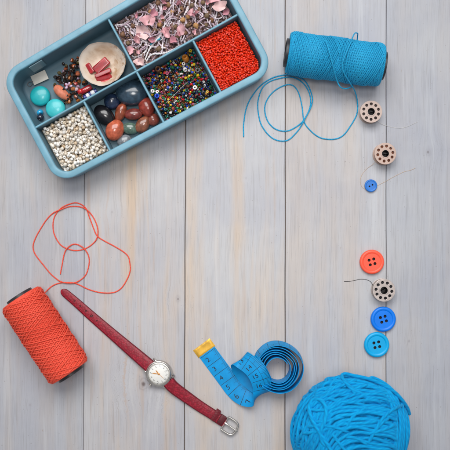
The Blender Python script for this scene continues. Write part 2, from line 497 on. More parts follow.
# pearls
reg = (DA[0]+1.4, DA[1]-1.6, DB[1]+1.6, DB[2]-1.6)
pearl_mats = [plain('pearl_'+k, c, .2, var=.05, scale=300, coat=.5, rand=.13, sss=.0) for k, c in (('cream', lin(228, 218, 204)), ('sand', lin(212, 196, 174)), ('ivory', lin(238, 234, 228)), ('gold', lin(200, 176, 146)))]
pm = [bead_mesh('pearl_bead', 1, .2, 1.8, m, 14, 5) for m in pearl_mats]
bs = heap(reg, 12.5, 720, lambda: random.uniform(1.45, 1.85), 7)
bs = exposure(bs)
for i, (a, b, z, r) in enumerate(bs[:300]):
    k = random.choices(range(4), (4, 2.5, 3.6, .8))[0]
    place(pm[k], 'pearl_bead', a, b, z, rand_rot(1.0), r, 'small cream pearl bead with a hole in the heap filling the lower left compartment', 'bead', 'pearl beads in the lower left compartment')
stuff_heap('pearl_bead_heap', bs[300:], pm, lambda i: i % 4, pearl_mats, 'lower layer of cream pearl beads under the loose pearls', 'beads', bed=((reg[0]-2, reg[1]+1.2, reg[2]-1.2, reg[3]+2), 12.8, 1))

# red seed beads
reg = (DA[3]+1.5, DA[4]-1.4, DB[1]+1.5, DB[2]-1.4)
red_mats = [plain('red_glass_'+k, c, .5, var=.05, rand=.1, spec=.25) for k, c in (('bright', lin(244, 80, 56)), ('deep', lin(232, 64, 46)))]
rm = [bead_mesh('seed_bead', 1, .2, 1.5, m, 10, 4, .9) for m in red_mats]
def red_sampler(r):
    while True:
        x, y = random.uniform(reg[0]+r, reg[1]-r), random.uniform(reg[2]+r, reg[3]-r)
        if not (x > reg[1]-9 and y > reg[3]-9 and math.hypot(x-reg[1]+9, y-reg[3]+9) > 9-r): return x, y
bs = exposure(heap(reg, 17.8, 2500, lambda: random.uniform(.82, .98), 5, red_sampler))
for (a, b, z, r) in bs[:300]:
    place(random.choice(rm), 'seed_bead', a, b, z, rand_rot(.9), r, 'tiny bright red seed bead in the heap filling the right hand compartment', 'bead', 'red seed beads in the right compartment')
stuff_heap('seed_bead_heap', bs[300:], rm, lambda i: i % 2, red_mats, 'dense heap of tiny bright red seed beads filling the right hand compartment', 'beads', bed=((reg[0]-1, reg[1]-1.5, reg[2]-1, reg[3]-1.5), 18.2, 1))

# mixed seed beads
reg = (DA[2]+1.6, DA[3]-1.6, DB[1]+1.6, DB[2]-1.6)
mix_cols = [('yellow', (228, 190, 30), 3), ('red', (200, 40, 45), 3), ('green', (30, 120, 70), 3), ('dark_green', (20, 70, 50), 2.5), ('blue', (30, 75, 190), 2.5), ('navy', (22, 34, 80), 3), ('black', (24, 22, 24), 6), ('white', (225, 222, 220), 2), ('teal', (40, 140, 140), 2), ('brown', (110, 64, 36), 4), ('pink', (214, 110, 140), 1.5), ('amber', (190, 120, 50), 2), ('grey', (110, 112, 118), 2)]
mix_mats = [plain('glass_bead_'+k, lin(*c), .18, var=.05, coat=.5, rand=.12) for k, c, w in mix_cols]
mm = [bead_mesh('glass_bead', 1, .34, 1.4, m, 11, 4, .85) for m in mix_mats]
mw = [w for _, _, w in mix_cols]
def mix_sampler(r):
    while True:
        x, y = random.uniform(reg[0]+r, reg[1]-r), random.uniform(reg[2]+r, reg[3]-r)
        u = (x-reg[0])/(reg[1]-reg[0]); v = (y-reg[2])/(reg[3]-reg[2])
        p = .2 + .8*math.exp(-((u-.42)/.42)**2-((v-.66)/.36)**2)
        if random.random() < p: return x, y
bs = exposure(heap(reg, 2.2, 1500, lambda: random.choice((.95, 1.05, 1.15, 1.25, 1.5)), 3, mix_sampler))
for (a, b, z, r) in bs[:300]:
    k = random.choices(range(len(mm)), mw)[0]
    nm = mix_cols[k][0].replace('_', ' ')
    place(mm[k], 'glass_bead', a, b, z, rand_rot(.9), r, 'tiny %s glass seed bead among the mixed coloured beads' % nm, 'bead', '%s seed beads in the mixed compartment' % nm)
stuff_heap('mixed_bead_heap', bs[300:], [mm[0]], lambda i: random.choices(range(len(mm)), mw)[0], mix_mats, 'lower layer of the mixed multicoloured seed beads', 'beads')
def top_of(beads, a, b, r):
    z = 2.2
    for (x, y, zz, rr) in beads:
        if math.hypot(x-a, y-b) < rr+r*.6: z = max(z, zz+rr*.6)
    return z
def inv_tray(px, py, z):
    """tray coordinates of something seen at a photo point"""
    tgt = P(px, py, z)[:2]; a, b = TW/2, TB/2
    for _ in range(12):
        f = tray(a, b, 0)[:2]-tgt
        J = np.stack([(tray(a+1, b, 0)-tray(a, b, 0))[:2], (tray(a, b+1, 0)-tray(a, b, 0))[:2]], 1)
        da = np.linalg.solve(J, f); a -= da[0]; b -= da[1]
    return a, b
big = [((152.5, 91), 2.1, 'white', 'white round bead at the left side of the mixed beads', 1.3), ((157.5, 92), 1.8, 'white', 'small white ring bead beside a blue bead at the left wall', .8), ((157, 96.5), 2.6, 'blue', 'round royal blue bead near the left wall of the mixed beads', 2.0),
       ((185, 69.5), 2.3, 'white', 'round white bead below the amber bead in the mixed compartment', 1.8), ((195, 88), 2.3, 'white', 'clear white ring bead right of centre in the mixed beads', .9), ((183.5, 63.5), 1.9, 'white', 'flat white bead just under the amber bead', 1.0),
       ((185.5, 58.5), 3.4, 'amber', 'large oval amber bead in the upper corner of the mixed beads', 2.6), ((158, 69), 3.3, 'brown', 'large dark brown bead at the upper left of the mixed beads', 2.6), ((190, 50), 1.8, 'yellow', 'yellow bead against the top wall of the mixed compartment', 1.4),
       ((167, 73), 1.9, 'pink', 'pale pink bead near the upper left of the mixed beads', 1.5), ((197.5, 70), 2.6, 'grey', 'grey brown pebble bead at the right of the mixed beads', 1.8)]
keys = [c[0] for c in mix_cols]
for ((x, y), r, k, lb, hh) in big:
    a, b = inv_tray(x, y, 12); a = min(max(a, reg[0]+r), reg[1]-r); b = min(max(b, reg[2]+r), reg[3]-r)
    z = top_of(bs, a, b, r)+r*.45; me = bead_mesh('glass_bead', r, r*.3, r*hh*.85, mix_mats[keys.index(k)], 18, 6)
    o = place(me, 'glass_bead', a, b, z, rand_rot(.3), 1, lb, 'bead', None)
# head pin lying across
a0, b0 = inv_tray(166, 102.5, 16); a1, b1 = inv_tray(187.5, 81.5, 16)
z0 = max(top_of(bs, a0+(a1-a0)*t, b0+(b1-b0)*t, .8) for t in np.linspace(0, 1, 9))+.7
M_silver = plain('silver_wire', lin(205, 205, 208), .25, metal=1, var=.05)
pts = [tray(a0+(a1-a0)*t, b0+(b1-b0)*t, z0-t*.4) for t in np.linspace(0, 1, 10)]
hp = thing('head_pin', 'thin silver head pin lying across the mixed seed beads', 'pin', pts[0])
mb = MB(); mb.tube(pts, .33, 8); obj('pin_shaft', mb, M_silver, hp, world=True)
mb = MB(); d = pts[-1]-pts[0]; mb.lathe([(.01, 0), (.85, .1), (.9, .35), (.5, .6), (.01, .65)], 12, Matrix.Translation(pts[0]) @ Vector(d).to_track_quat('Z', 'Y').to_matrix().to_4x4()); obj('pin_head', mb, M_silver, hp, world=True)

# ------------------------------------------------------------------ tumbled stones
stones = [((111.5, 101.5), (7.2, 7.0, 5), 0, 'navy', 'round dark navy stone in the upper left of the stones'), ((132, 93), (13.5, 11.5, 7.5), .2, 'slate', 'largest slate blue stone at the top of the stones compartment'),
          ((104.2, 115.5), (10.2, 7.2, 6), -.75, 'black', 'glossy black oval stone against the left wall'), ((120.8, 113), (4.6, 8.2, 5), -.35, 'rust', 'narrow rust brown stone standing upright left of the maroon stone'),
          ((134, 114.5), (8.6, 5.4, 5), .15, 'maroon', 'maroon oval stone in the middle of the stones'), ((146.8, 107.6), (6.6, 9, 6.2), .35, 'brick', 'large reddish brown stone at the right wall'),
          ((115.2, 130), (7.6, 9.2, 6), -.45, 'orange', 'bright orange brown stone at the lower left of the stones'), ((130.2, 128.5), (7.4, 5.2, 4.5), -.05, 'green', 'grey green stone between orange and brown stones'),
          ((142.6, 124.4), (5.4, 8.6, 5.2), -.5, 'brown', 'speckled brown stone leaning beside the green stone'), ((153.2, 119.6), (5.0, 5.0, 4.4), 0, 'chestnut', 'small round chestnut stone in the lower right corner'),
          ((124.5, 140.5), (7, 5, 4), .3, 'grey', 'pale grey stone lowest by the front wall')]
stc = dict(navy=(34, 50, 78), slate=(48, 68, 84), black=(24, 22, 26), rust=(150, 76, 52), maroon=(124, 56, 50), brick=(150, 60, 48), orange=(190, 94, 66), green=(88, 112, 100), brown=(140, 84, 62), chestnut=(146, 74, 60), grey=(120, 124, 130))
for i, ((x, y), rad, an, k, lb) in enumerate(stones):
    rad = tuple(q*1.15 for q in rad); z = 2.3+rad[2]; c = P(x, y, z)
    mb = MB(); mb.blob((0, 0, 0), rad, rot('Z', an), .095, 30+i, 30, 18, 1.5)
    m = plain(k+'_stone', lin(*stc[k]), .22, var=.35, scale=240, coat=.45, alt=scale_c(lin(*stc[k]), 1.25))
    o = obj('tumbled_stone', mb, m, None, loc=c, sharp=0); tag(o, lb, 'stone', 'tumbled stones in the tray')

# ------------------------------------------------------------------ upper left compartment
def disc_mesh(r, h, dome=.4):
    mb = MB(); mb.lathe([(.01, 0), (r*.8, 0), (r*.95, h*.2), (r, h*.5), (r*.95, h*.8), (r*.8, h), (r*.4, h+dome*.8), (.01, h+dome)], 40); return mb
M_turq = plain('turquoise', lin(30, 172, 178), .35, var=.06, scale=150, coat=.2)
M_turq2 = plain('pale_turquoise', lin(62, 190, 196), .38, var=.08, scale=150, coat=.2)
for (x, y, r, m, lb) in ((39.6, 95.6, 10.1, M_turq, 'deeper turquoise round cabochon nearest the tray corner'), (55, 108.3, 9.9, M_turq2, 'paler turquoise round cabochon touching the long divider')):
    o = obj('turquoise_cabochon', disc_mesh(r, 6, 1.2), m, None, loc=P(x, y, 8) - np.array([0, 0, 5.6]), sharp=60); tag(o, lb, 'cabochon', 'turquoise cabochons')
# small blue glass bead and dark one beside it
mb = MB(); mb.lathe(bead_profile(3.3, .8, 4.2, 7), 18, rot('X', 1.2) @ rot('Y', .5), closed=True)
o = obj('glass_bead', mb, plain('bright_blue_glass', lin(40, 160, 210), .1, var=.2, scale=500, coat=.8), None, loc=P(40, 112.5, 6)+np.array([0, 0, 0]), sharp=0); tag(o, 'bright blue glass bead in the corner below the turquoise discs', 'bead')
mb = MB(); mb.lathe(bead_profile(3.6, .9, 5.0, 7), 18, rot('X', 1.0) @ rot('Y', -.4), closed=True)
o = obj('glass_bead', mb, plain('dark_glass', lin(40, 44, 62), .12, var=.5, scale=500, coat=.8), None, loc=P(40.5, 117.5, 5)+np.array([0, 0, 0]), sharp=0); tag(o, 'dark grey faceted bead beside the bright blue bead', 'bead')
# white tag with a loop of string
c = P(39.5, 77.5, 5)
tg = thing('paper_tag', 'small cream rectangular tag lying by the upper left wall', 'tag', (c[0], c[1], 2.3))
mb = MB(); mb.box((0, 0, 2.2), (16.0, 9.8, 1.4), rot('Z', .42) @ rot('Y', -.06), .4); obj('tag_card', mb, plain('cream_card', lin(218, 213, 202), .6, var=.05, scale=200), tg)
mb = MB(); q = catmull([np.array(w) for w in ((-7, -4, 2.4), (-10.5, -4.2, 1.4), (-12.5, -6.5, .8), (-10, -8.5, .7), (-7.6, -6.4, 1.6), (-6.6, -3.6, 2.9))], .5); mb.tube(q, .35, 6); obj('tag_string', mb, plain('grey_string', lin(120, 120, 122), .8), tg)
# coral chunk
mb = MB(); mb.blob((0, 0, 0), (8.6, 4.9, 4), rot('Z', -.72), .16, 5, 18, 11, 2.2)
o = obj('coral_chunk', mb, plain('terracotta', lin(205, 120, 92), .55, var=.2, scale=220, bump=.4, bscale=700), None, loc=P(61, 93, 8), sharp=30); tag(o, 'rough terracotta coloured chunk beside the dark chip beads', 'stone chunk')
# chip beads
chip_cols = [('dark brown', (52, 36, 30), 6), ('black', (28, 25, 26), 5), ('amber', (168, 100, 50), 3), ('olive', (84, 74, 44), 2), ('rust', (150, 78, 48), 2.5), ('lavender', (168, 140, 160), .8), ('red', (178, 44, 40), .7)]
chip_mats = [plain(k.replace(' ', '_')+'_chip', lin(*c), .2, var=.2, scale=300, coat=.4, rand=.2) for k, c, w in chip_cols]
chip_me = []
for i, m in enumerate(chip_mats):
    mb = MB(); mb.blob((0, 0, 0), (1.0, .8, .75), None, .2, 60+i, 10, 6, 1.8); chip_me.append(mb.mesh('chip_bead', m, True, 30))
chip_pos = []
strand = catmull([np.array(q+(0.,)) for q in ((55, 83), (60, 76), (68, 70), (77, 62), (84, 57), (80, 63), (73, 71), (79, 76), (70, 80), (64, 84), (73, 88), (79, 92), (72, 96), (66, 101), (76, 99), (82, 88), (78, 82), (70, 77), (62, 80))], 2.1)
for q in strand: chip_pos.append((q[0]+random.gauss(0, 1.5), q[1]+random.gauss(0, 1.5)))
for _ in range(120): chip_pos.append((random.gauss(72, 6.5), random.gauss(85, 9)))
for _ in range(30): chip_pos.append((random.gauss(77, 5), random.gauss(64, 4)))
placed = []
for (x, y) in chip_pos:
    a, b = inv_tray(x, y, 5)
    if not (12 < a < 118 and 11 < b < ml-3.5): continue
    r = random.uniform(1.4, 2.5); z = 2.3+r*.7
    for (a2, b2, z2, r2) in placed:
        d2 = (a-a2)**2+(b-b2)**2; R = (r+r2)*.8
        if d2 < R*R: z = max(z, z2+math.sqrt(R*R-d2))
    if z > 11: continue
    placed.append((a, b, z, r)); k = random.choices(range(7), [c[2] for c in chip_cols])[0]; nm = chip_cols[k][0]
    place(chip_me[k], 'chip_bead', a, b, z, rand_rot(1.5), r*1.05, 'small %s chip bead in the tangle beside the shell' % nm, 'bead', '%s chip beads in the upper left compartment' % nm)
# lavender flower bead
fc_ = P(68.5, 86, 11)
mb = MB()
for k in range(5):
    a = k*2*PI/5; mb.blob((2.3*math.cos(a), 2.3*math.sin(a), 0), (2.0, 1.4, .8), rot('Z', a) @ rot('Y', -.3), .05, k, 10, 6)
fb = thing('flower_bead', 'pale lavender flower shaped bead on top of the chip beads', 'bead', fc_)
obj('petals', mb, plain('lavender_glass', lin(190, 160, 184), .25, coat=.4), fb, sharp=0)
mb = MB(); mb.blob((0, 0, .7), (.9, .9, .7), None, .02, 3, 10, 6); obj('flower_centre', mb, plain('dark_red_glass', lin(120, 50, 60), .3), fb, sharp=0)
# red tube bead, white and blue tube bead
def tube_bead(name, p, q, r, secs, lb, rz=7.5):
    A, B = P(*p, rz), P(*q, rz); d = Vector(B-A); L = d.length
    m = Matrix.Translation((A+B)/2) @ d.to_track_quat('Z', 'Y').to_matrix().to_4x4()
    t = thing(name, lb, 'bead', (A+B)/2)
    z = -L/2
    for (nm, f, mt) in secs:
        h = L*f; mb = MB(); mb.lathe([(r*.3, z), (r*.85, z), (r, z+h*.15), (r, z+h*.85), (r*.85, z+h), (r*.3, z+h)], 16, m, closed=True)
        obj(nm, mb, mt, t, world=True); z += h
    return t
M_red = plain('red_glass', lin(170, 32, 40), .15, var=.15, scale=300, coat=.6)
M_white = plain('white_glass', lin(222, 222, 226), .2, coat=.4, var=.03)
M_navy = plain('navy_glass', lin(38, 52, 130), .2, coat=.4)
tube_bead('tube_bead', (78.5, 93.5), (91.5, 86.5), 3.0, [('bead_body', 1.0, M_red)], 'dark red tube bead lying between the shell and the divider', 7)
tube_bead('tube_bead', (84, 98.2), (97, 90.4), 2.7, [('blue_band', .2, M_navy), ('white_band', .22, M_white), ('blue_band', .14, M_navy), ('white_band', .26, M_white), ('blue_band', .18, M_navy)], 'white and blue banded tube bead along the divider', 9.5)
mb = MB(); mb.blob((0, 0, 0), (2.4, 2.4, 2.1), None, .04, 3, 14, 9)
o = obj('glass_bead', mb, plain('scarlet_glass', lin(205, 40, 44), .15, coat=.6), None, loc=P(80.5, 91.3, 9.5), sharp=0); tag(o, 'round scarlet bead at the end of the dark red tube bead', 'bead')
mb = MB(); mb.blob((0, 0, 0), (3.3, 2.0, 1.8), rot('Z', .7), .06, 4, 14, 9)
o = obj('glass_bead', mb, plain('rose_quartz', lin(196, 170, 180), .2, coat=.5), None, loc=P(77.2, 88.6, 9), sharp=0); tag(o, 'pale rose oval bead next to the round scarlet bead', 'bead')
# shell
sc_ = P(103.6, 65.5, 9)
M_shell = plain('shell_cream', lin(222, 205, 184), .4, var=.1, scale=70, coat=.2, bump=.15, bscale=300, alt=lin(236, 228, 216))
mb = MB(); NR, NS = 14, 64; V = []
def shell_r(th, t): return (1+.02*math.sin(3*th+.6)+.012*math.sin(7*th)+.008*math.sin(15*th+1)*t)
for side in (0, 1):
    for i in range(NR+1):
        t = i/NR
        for j in range(NS):
            th = 2*PI*j/NS; rr = t*shell_r(th, t)
            zz = 13.5*t**2.6+.35*math.sin(th*11+t*2)*t*t - 1.5*math.sin(th-.6)*t
            off = 0 if side == 0 else -1.3*(1-t**6*.75)
            V.append((23.0*rr*math.cos(th), 21.6*rr*math.sin(th), zz+off+3.8))
F = []
N1 = (NR+1)*NS
for side in (0, 1):
    for i in range(NR):
        for j in range(NS):
            f = (side*N1+i*NS+j, side*N1+i*NS+(j+1) % NS, side*N1+(i+1)*NS+(j+1) % NS, side*N1+(i+1)*NS+j)
            F.append(f[::-1] if side == 0 else f)
for j in range(NS):
    F.append((NR*NS+j, NR*NS+(j+1) % NS, N1+NR*NS+(j+1) % NS, N1+NR*NS+j))
mb.add(V, F)
def shell_material():
    t = NT('shell_nacre'); tc = t.n('ShaderNodeTexCoord').outputs['Object']
    sp = t.n('ShaderNodeSeparateXYZ'); t.l(tc, sp.inputs[0])
    f = t.ramp(t.noise(tc, 60, 4, .6, .25), .38, .72); g = t.ramp(t.noise(tc, 260, 3), .5, .75, 0, .5)
    c = t.mix(f, lin(222, 206, 186), lin(194, 166, 138))
    c = t.mix(g, c, lin(186, 160, 136))
    rad_ = t.math('SQRT', t.math('ADD', t.math('MULTIPLY', sp.outputs[0], sp.outputs[0]), t.math('MULTIPLY', sp.outputs[1], sp.outputs[1])))
    c = t.mix(t.ramp(rad_, .0165, .0225), c, lin(228, 220, 208))
    c = t.mix(t.math('MULTIPLY', t.ramp(sp.outputs[0], .002, .018), t.ramp(t.noise(tc, 150, 3, .6, .8), .45, .62)), c, lin(176, 140, 104))
    t.l(c, t.b.inputs['Base Color']); t.b.inputs['Roughness'].default_value = .35; t.b.inputs['Coat Weight'].default_value = .2
    t.bump(t.noise(tc, 220, 4), .3, .0006); return t.m
o = obj('sea_shell', mb, shell_material(), None, loc=(sc_[0], sc_[1], 2.0), sharp=0); tag(o, 'cream open sea shell holding dark red pieces', 'shell')
M_coral = plain('dark_red_coral', lin(158, 28, 38), .32, var=.25, scale=160, coat=.3)
for i, (x, y, l, w, an, z, lb) in enumerate(((101.5, 65.5, 17, 8.5, .72, 11.5, 'broad dark red slab at the upper edge of the red pile in the shell'), (103.0, 73.5, 17, 4.6, .42, 12.2, 'upper thin red stick in the shell'), (104, 78.2, 15.5, 4.6, .30, 12.5, 'middle red stick in the shell'),
                                         (105.5, 82.2, 13, 4.0, .25, 12.0, 'lowest brighter red stick near the shell rim'), (90.2, 68.5, 10.5, 5.0, -1.0, 11.8, 'short red piece standing apart at the left of the shell'))):
    mb = MB(); mb.box((0, 0, 0), (l, w, 4.6), rot('Z', an) @ rot('X', .15*(-1)**i), 1.1)
    g = np.random.default_rng(i); mb.v[-1] = mb.v[-1]+g.normal(0, .22, mb.v[-1].shape)
    o = obj('coral_stick', mb, M_coral if i != 3 else plain('red_coral', lin(192, 36, 40), .3, var=.2, scale=160, coat=.3), None, loc=P(x, y, z-1.0), sharp=25); tag(o, lb, 'coral piece')

# ------------------------------------------------------------------ dried flowers
reg = (DA[2]+2.5, DA[4]-3, DB[0]+2.6, DB[1]-2.8)
M_litter = plain('dried_litter', lin(150, 120, 120), .85, var=.4, scale=400, bump=.8, bscale=900)
mb = MB(); N, K = 44, 24; V = []
for i in range(N+1):
    for j in range(K+1):
        a = reg[0]-1.4+(reg[1]-reg[0]+2.8)*i/N; b = reg[2]-1.4+(reg[3]-reg[2]+2.8)*j/K
        V.append(tray(a, b, 13.5+random.uniform(-1.5, 1.5)))
mb.add(V, [(i*(K+1)+j, i*(K+1)+j+1, (i+1)*(K+1)+j+1, (i+1)*(K+1)+j) for i in range(N) for j in range(K)])
lit_mats = [M_litter, plain('dried_leaf', lin(150, 116, 92), .8, var=.3), plain('dried_petal_crumb', lin(196, 158, 162), .8, var=.2), plain('dried_husk', lin(92, 68, 62), .8, var=.3), plain('lilac_crumb', lin(190, 172, 182), .8, var=.2)]
for i in range(1500):
    a, b = random.uniform(reg[0], reg[1]), random.uniform(reg[2], reg[3])
    mb.blob(tray(a, b, random.uniform(14, 18)), (random.uniform(.6, 2.4), random.uniform(.5, 1.1), random.uniform(.3, .8)), rand_rot(.7).to_matrix().to_4x4(), .25, i, 7, 5, 2, mi=random.choice((0, 1, 1, 2, 3, 3, 4, 4)))
o = obj('dried_flower_litter', mb, lit_mats, sharp=0); o['kind'] = 'stuff'; tag(o, 'brown crumbs of dried petals and husks lining the upper right compartment', 'dried petals')
# curled pale stems
stem_mats = [plain('stem_'+k, c, .8, var=.15, scale=400, bump=.4, bscale=1200, rand=.1) for k, c in (('lilac', lin(204, 188, 198)), ('pale', lin(222, 212, 216)), ('mauve', lin(178, 154, 166)), ('brown', lin(132, 102, 92)))]
def stem(pts, r, m, lb='pale lilac curled dried stem among the dried flowers', grp='dried stems in the upper right compartment'):
    p = catmull(pts, .5); w = np.linspace(0, 1, len(p)); rad = r*(.7+.3*np.sin(w*PI))*(1+.26*np.sin(w*len(p)*1.05))*(1+.1*rng.normal(size=len(p))); p = p+rng.normal(0, .06, p.shape)
    c = p.mean(0); mb = MB(); mb.tube(p-c, rad, 7)
    o = obj('dried_sprig', mb, m, None, loc=c, sharp=0); tag(o, lb, 'stem', grp)
for i in range(285):
    a, b = random.uniform(reg[0]+3, reg[1]-3), random.uniform(reg[2]+3, reg[3]-3)
    left = a < DA[2]+38
    an = random.gauss(-1.15, .35) if not left else random.uniform(0, 6.28)
    L = random.uniform(9, 20); n_ = 5; cur = random.gauss(0, .32 if not left else .55); pts = []; z = random.uniform(17.5, 23)
    x, y = a-math.cos(an)*L/2, b-math.sin(an)*L/2
    for k in range(n_):
        pts.append((min(max(x, reg[0]+.6), reg[1]-.6), min(max(y, reg[2]+.6), reg[3]-.6), z+math.sin(k*1.4+i)*1.3))
        x += math.cos(an)*L/(n_-1)+random.gauss(0, .6); y += math.sin(an)*L/(n_-1)+random.gauss(0, .6); an += cur
    stem([tray(*q) for q in pts], random.uniform(.5, .85), random.choices(stem_mats, (4, 2.4, 3.4, 1.4))[0])
M_fluff = plain('white_fluffy_stem', lin(222, 218, 220), .9, var=.1, bump=.5, bscale=1500)
def clampab(a, b, m=.9): return min(max(a, reg[0]+m), reg[1]-m), min(max(b, reg[2]+m), reg[3]-m)
def long_stem(pp, z, lb, r=.85): stem([tray(*clampab(*inv_tray(x, y, z+.6)), z+.6+k*.3*(-1)**k) for k, (x, y) in enumerate(pp)], r, M_fluff, lb, None)
long_stem(((113, 32), (112, 28), (116, 25.5), (121, 24.5), (126, 27), (129, 31), (134, 35)), 21, 'white fluffy stem arching over the left end of the dried flowers')
long_stem(((148, 66), (147, 60), (152, 54.5), (160, 53.5), (168, 55), (176, 53), (181, 49)), 21.5, 'white stem curving along the divider below the dried flowers')
long_stem(((145, 60), (149, 50), (155, 42), (160, 36), (164, 27), (166, 22)), 22, 'pale stem running up through the middle of the dried flowers')
long_stem(((127, 58), (135, 57), (143, 54), (147, 48), (146, 42)), 21, 'white stem bent below the pink petals at left')
# rose buds and berries
bud_mats = [plain('bud_'+k, c, .6, var=.25, scale=300, bump=.3, rand=.15) for k, c in (('tan', lin(164, 122, 84)), ('brown', lin(130, 90, 62)), ('gold', lin(180, 134, 84)), ('olive', lin(122, 98, 72)))]
bud_me = []
for i, m in enumerate(bud_mats):
    mb = MB(); mb.lathe([(.02, -1.05), (.42, -.95), (.85, -.5), (1, 0), (.86, .5), (.5, .9), (.22, 1.12), (.3, 1.3), (.02, 1.25)], 14); 
    v = mb.v[-1]; ang = np.arctan2(v[:, 1], v[:, 0]); v[:, :2] *= (1+.05*np.sin(ang*5))[:, None]
    bud_me.append(mb.mesh('dried_bud', m, True, 0))
bud_px = [(121, 36), (117, 31), (128, 43), (137, 41), (155, 30), (163, 20), (160, 25), (169, 33), (175, 27), (159, 49), (155, 62), (148, 66), (150, 12), (158, 3), (172, 12), (181, 8), (188, 17), (178, 36), (185, 33), (207, 16), (206, 25), (199, 9), (216, 8), (192, 6), (143, 22), (133, 26), (196, 26), (188, 26), (175, 45), (212, 20), (223, 6), (168, 5), (203, 3), (146, 37), (183, 20)]
petals = [((143, 32), 6.6, 9.5, .5, 1, 'large pale pink petal in the upper left of the dried flowers'), ((147, 21), 8, 6.5, .1, 0, 'broad pink petal touching the large pale petal'), ((137, 40), 3.6, 4.2, .3, 0, 'small pink petal left of the large pale petal'), ((129, 53), 4.2, 4.4, .8, 0, 'pink petal by the left divider'),
          ((139, 62.5), 5.6, 4.8, 0, 1, 'pale pink petal in the lower left corner of the dried flowers'), ((166, 33), 4.2, 6.8, .2, 0, 'upright pink petal in the middle of the dried flowers'), ((181, 30), 5.4, 6, -.4, 0, 'pink petal right of the upright petal'), ((173.5, 42), 5, 4, .2, 2, 'deep pink petal near the long divider'),
          ((219, 7), 9, 5.2, .2, 1, 'wide pale pink petal in the top right corner'), ((214, 1), 6, 5, .6, 0, 'pink petal behind the wide pale petal'), ((154, 14), 5, 4, .9, 2, 'deep pink petal near the top wall'), ((152, 40), 4, 3.2, -.5, 2, 'small deep pink petal below the large pale petal'), ((226, 12), 4, 3.4, .5, 2, 'small deep pink petal in the far right corner'), ((192, 12), 4.4, 3.2, 1.0, 0, 'narrow pink petal among the right hand stems')]
for (x, y) in bud_px:
    a, b = inv_tray(x, y, 21); r = random.uniform(1.9, 2.9)
    if not (reg[0] < a < reg[1] and reg[2] < b < reg[3]): continue
    if any(math.hypot(x-q[0][0], y-q[0][1]) < .8*max(q[1], q[2]) for q in petals): continue
    a = min(max(a, reg[0]+r), reg[1]-r); b = min(max(b, reg[2]+r), reg[3]-r)
    place(random.choice(bud_me), 'dried_bud', a, b, random.uniform(20.5, 23), (random.uniform(.6, 1.6), 0, random.uniform(0, 6.28)), r, 'small tan dried rose bud among pale stems and pink petals', 'bud', 'dried buds in the upper right compartment')
# petals
pet_mats = [plain('petal_'+k, c, .6, var=.12, scale=200, bump=.2, bscale=500, rand=.06) for k, c in (('pink', lin(214, 164, 170)), ('pale_pink', lin(222, 188, 186)), ('deep_pink', lin(194, 136, 148)))]
for _ in range(22):
    ab = tray(random.uniform(reg[0]+4, reg[1]-4), random.uniform(reg[2]+4, reg[3]-4), 23); kz = H/(H-23)
    petals.append(((225+ab[0]*kz, 225-ab[1]*kz), random.uniform(2, 3.4), random.uniform(1.8, 2.8), random.uniform(0, 3), random.choice((0, 0, 2)), None))
for i, ((x, y), ra, rb, an, k, lb) in enumerate(petals):
    a, b = inv_tray(x, y, 23)
    mb = MB(); NR, NS = 6, 22; V = []
    g = np.random.default_rng(i+90); p1, p2 = g.uniform(0, 6, 2)
    for side in (0, 1):
        for ii in range(NR+1):
            t = ii/NR
            for j in range(NS):
                th = 2*PI*j/NS; rr = t*(1+.14*math.sin(2*th+p1)+.08*math.sin(5*th+p2))
                zz = 2.6*t*t*math.cos(2*th+p2)*.7+1.9*t*t+.6*math.sin(th*5+p1)*t*t*t+.5*math.sin(3*rr*math.cos(th)+p1)*math.sin(2.4*rr*math.sin(th)+p2)
                V.append((ra*.86*rr*math.cos(th), rb*.86*rr*math.sin(th), zz*1.35-.5*side*(1-t**4)))
    N1 = (NR+1)*NS; F = []
    for side in (0, 1):
        for ii in range(NR):
            for j in range(NS):
                f = (side*N1+ii*NS+j, side*N1+ii*NS+(j+1) % NS, side*N1+(ii+1)*NS+(j+1) % NS, side*N1+(ii+1)*NS+j); F.append(f if side == 0 else f[::-1])
    mb.add(xf(np.array(V), rot('Z', an) @ rot('X', random.uniform(-.35, .35)) @ rot('Y', random.uniform(-.35, .35))), F)
    w = tray(min(max(a, reg[0]+ra*.7), reg[1]-ra*.7), min(max(b, reg[2]+rb*.7), reg[3]-rb*.7), 24.0)
    o = obj('dried_petal', mb, pet_mats[k], None, loc=w, sharp=0); tag(o, lb or 'small crumpled pink petal fragment among the dried stems', 'petal', None if lb else 'small petal fragments in the tray')
# bit of turquoise ribbon
mb = MB(); q = catmull([P(x, y, 22.5) for x, y in ((150.5, 45), (153, 42), (157, 40), (160.5, 38.6))], .8); c = q.mean(0); mb.tube(q-c, .8, 7)
o = obj('ribbon_scrap', mb, plain('turquoise_ribbon', lin(40, 160, 186), .5), None, loc=c, sharp=0); tag(o, 'short turquoise scrap of cord among the dried flowers', 'cord scrap')

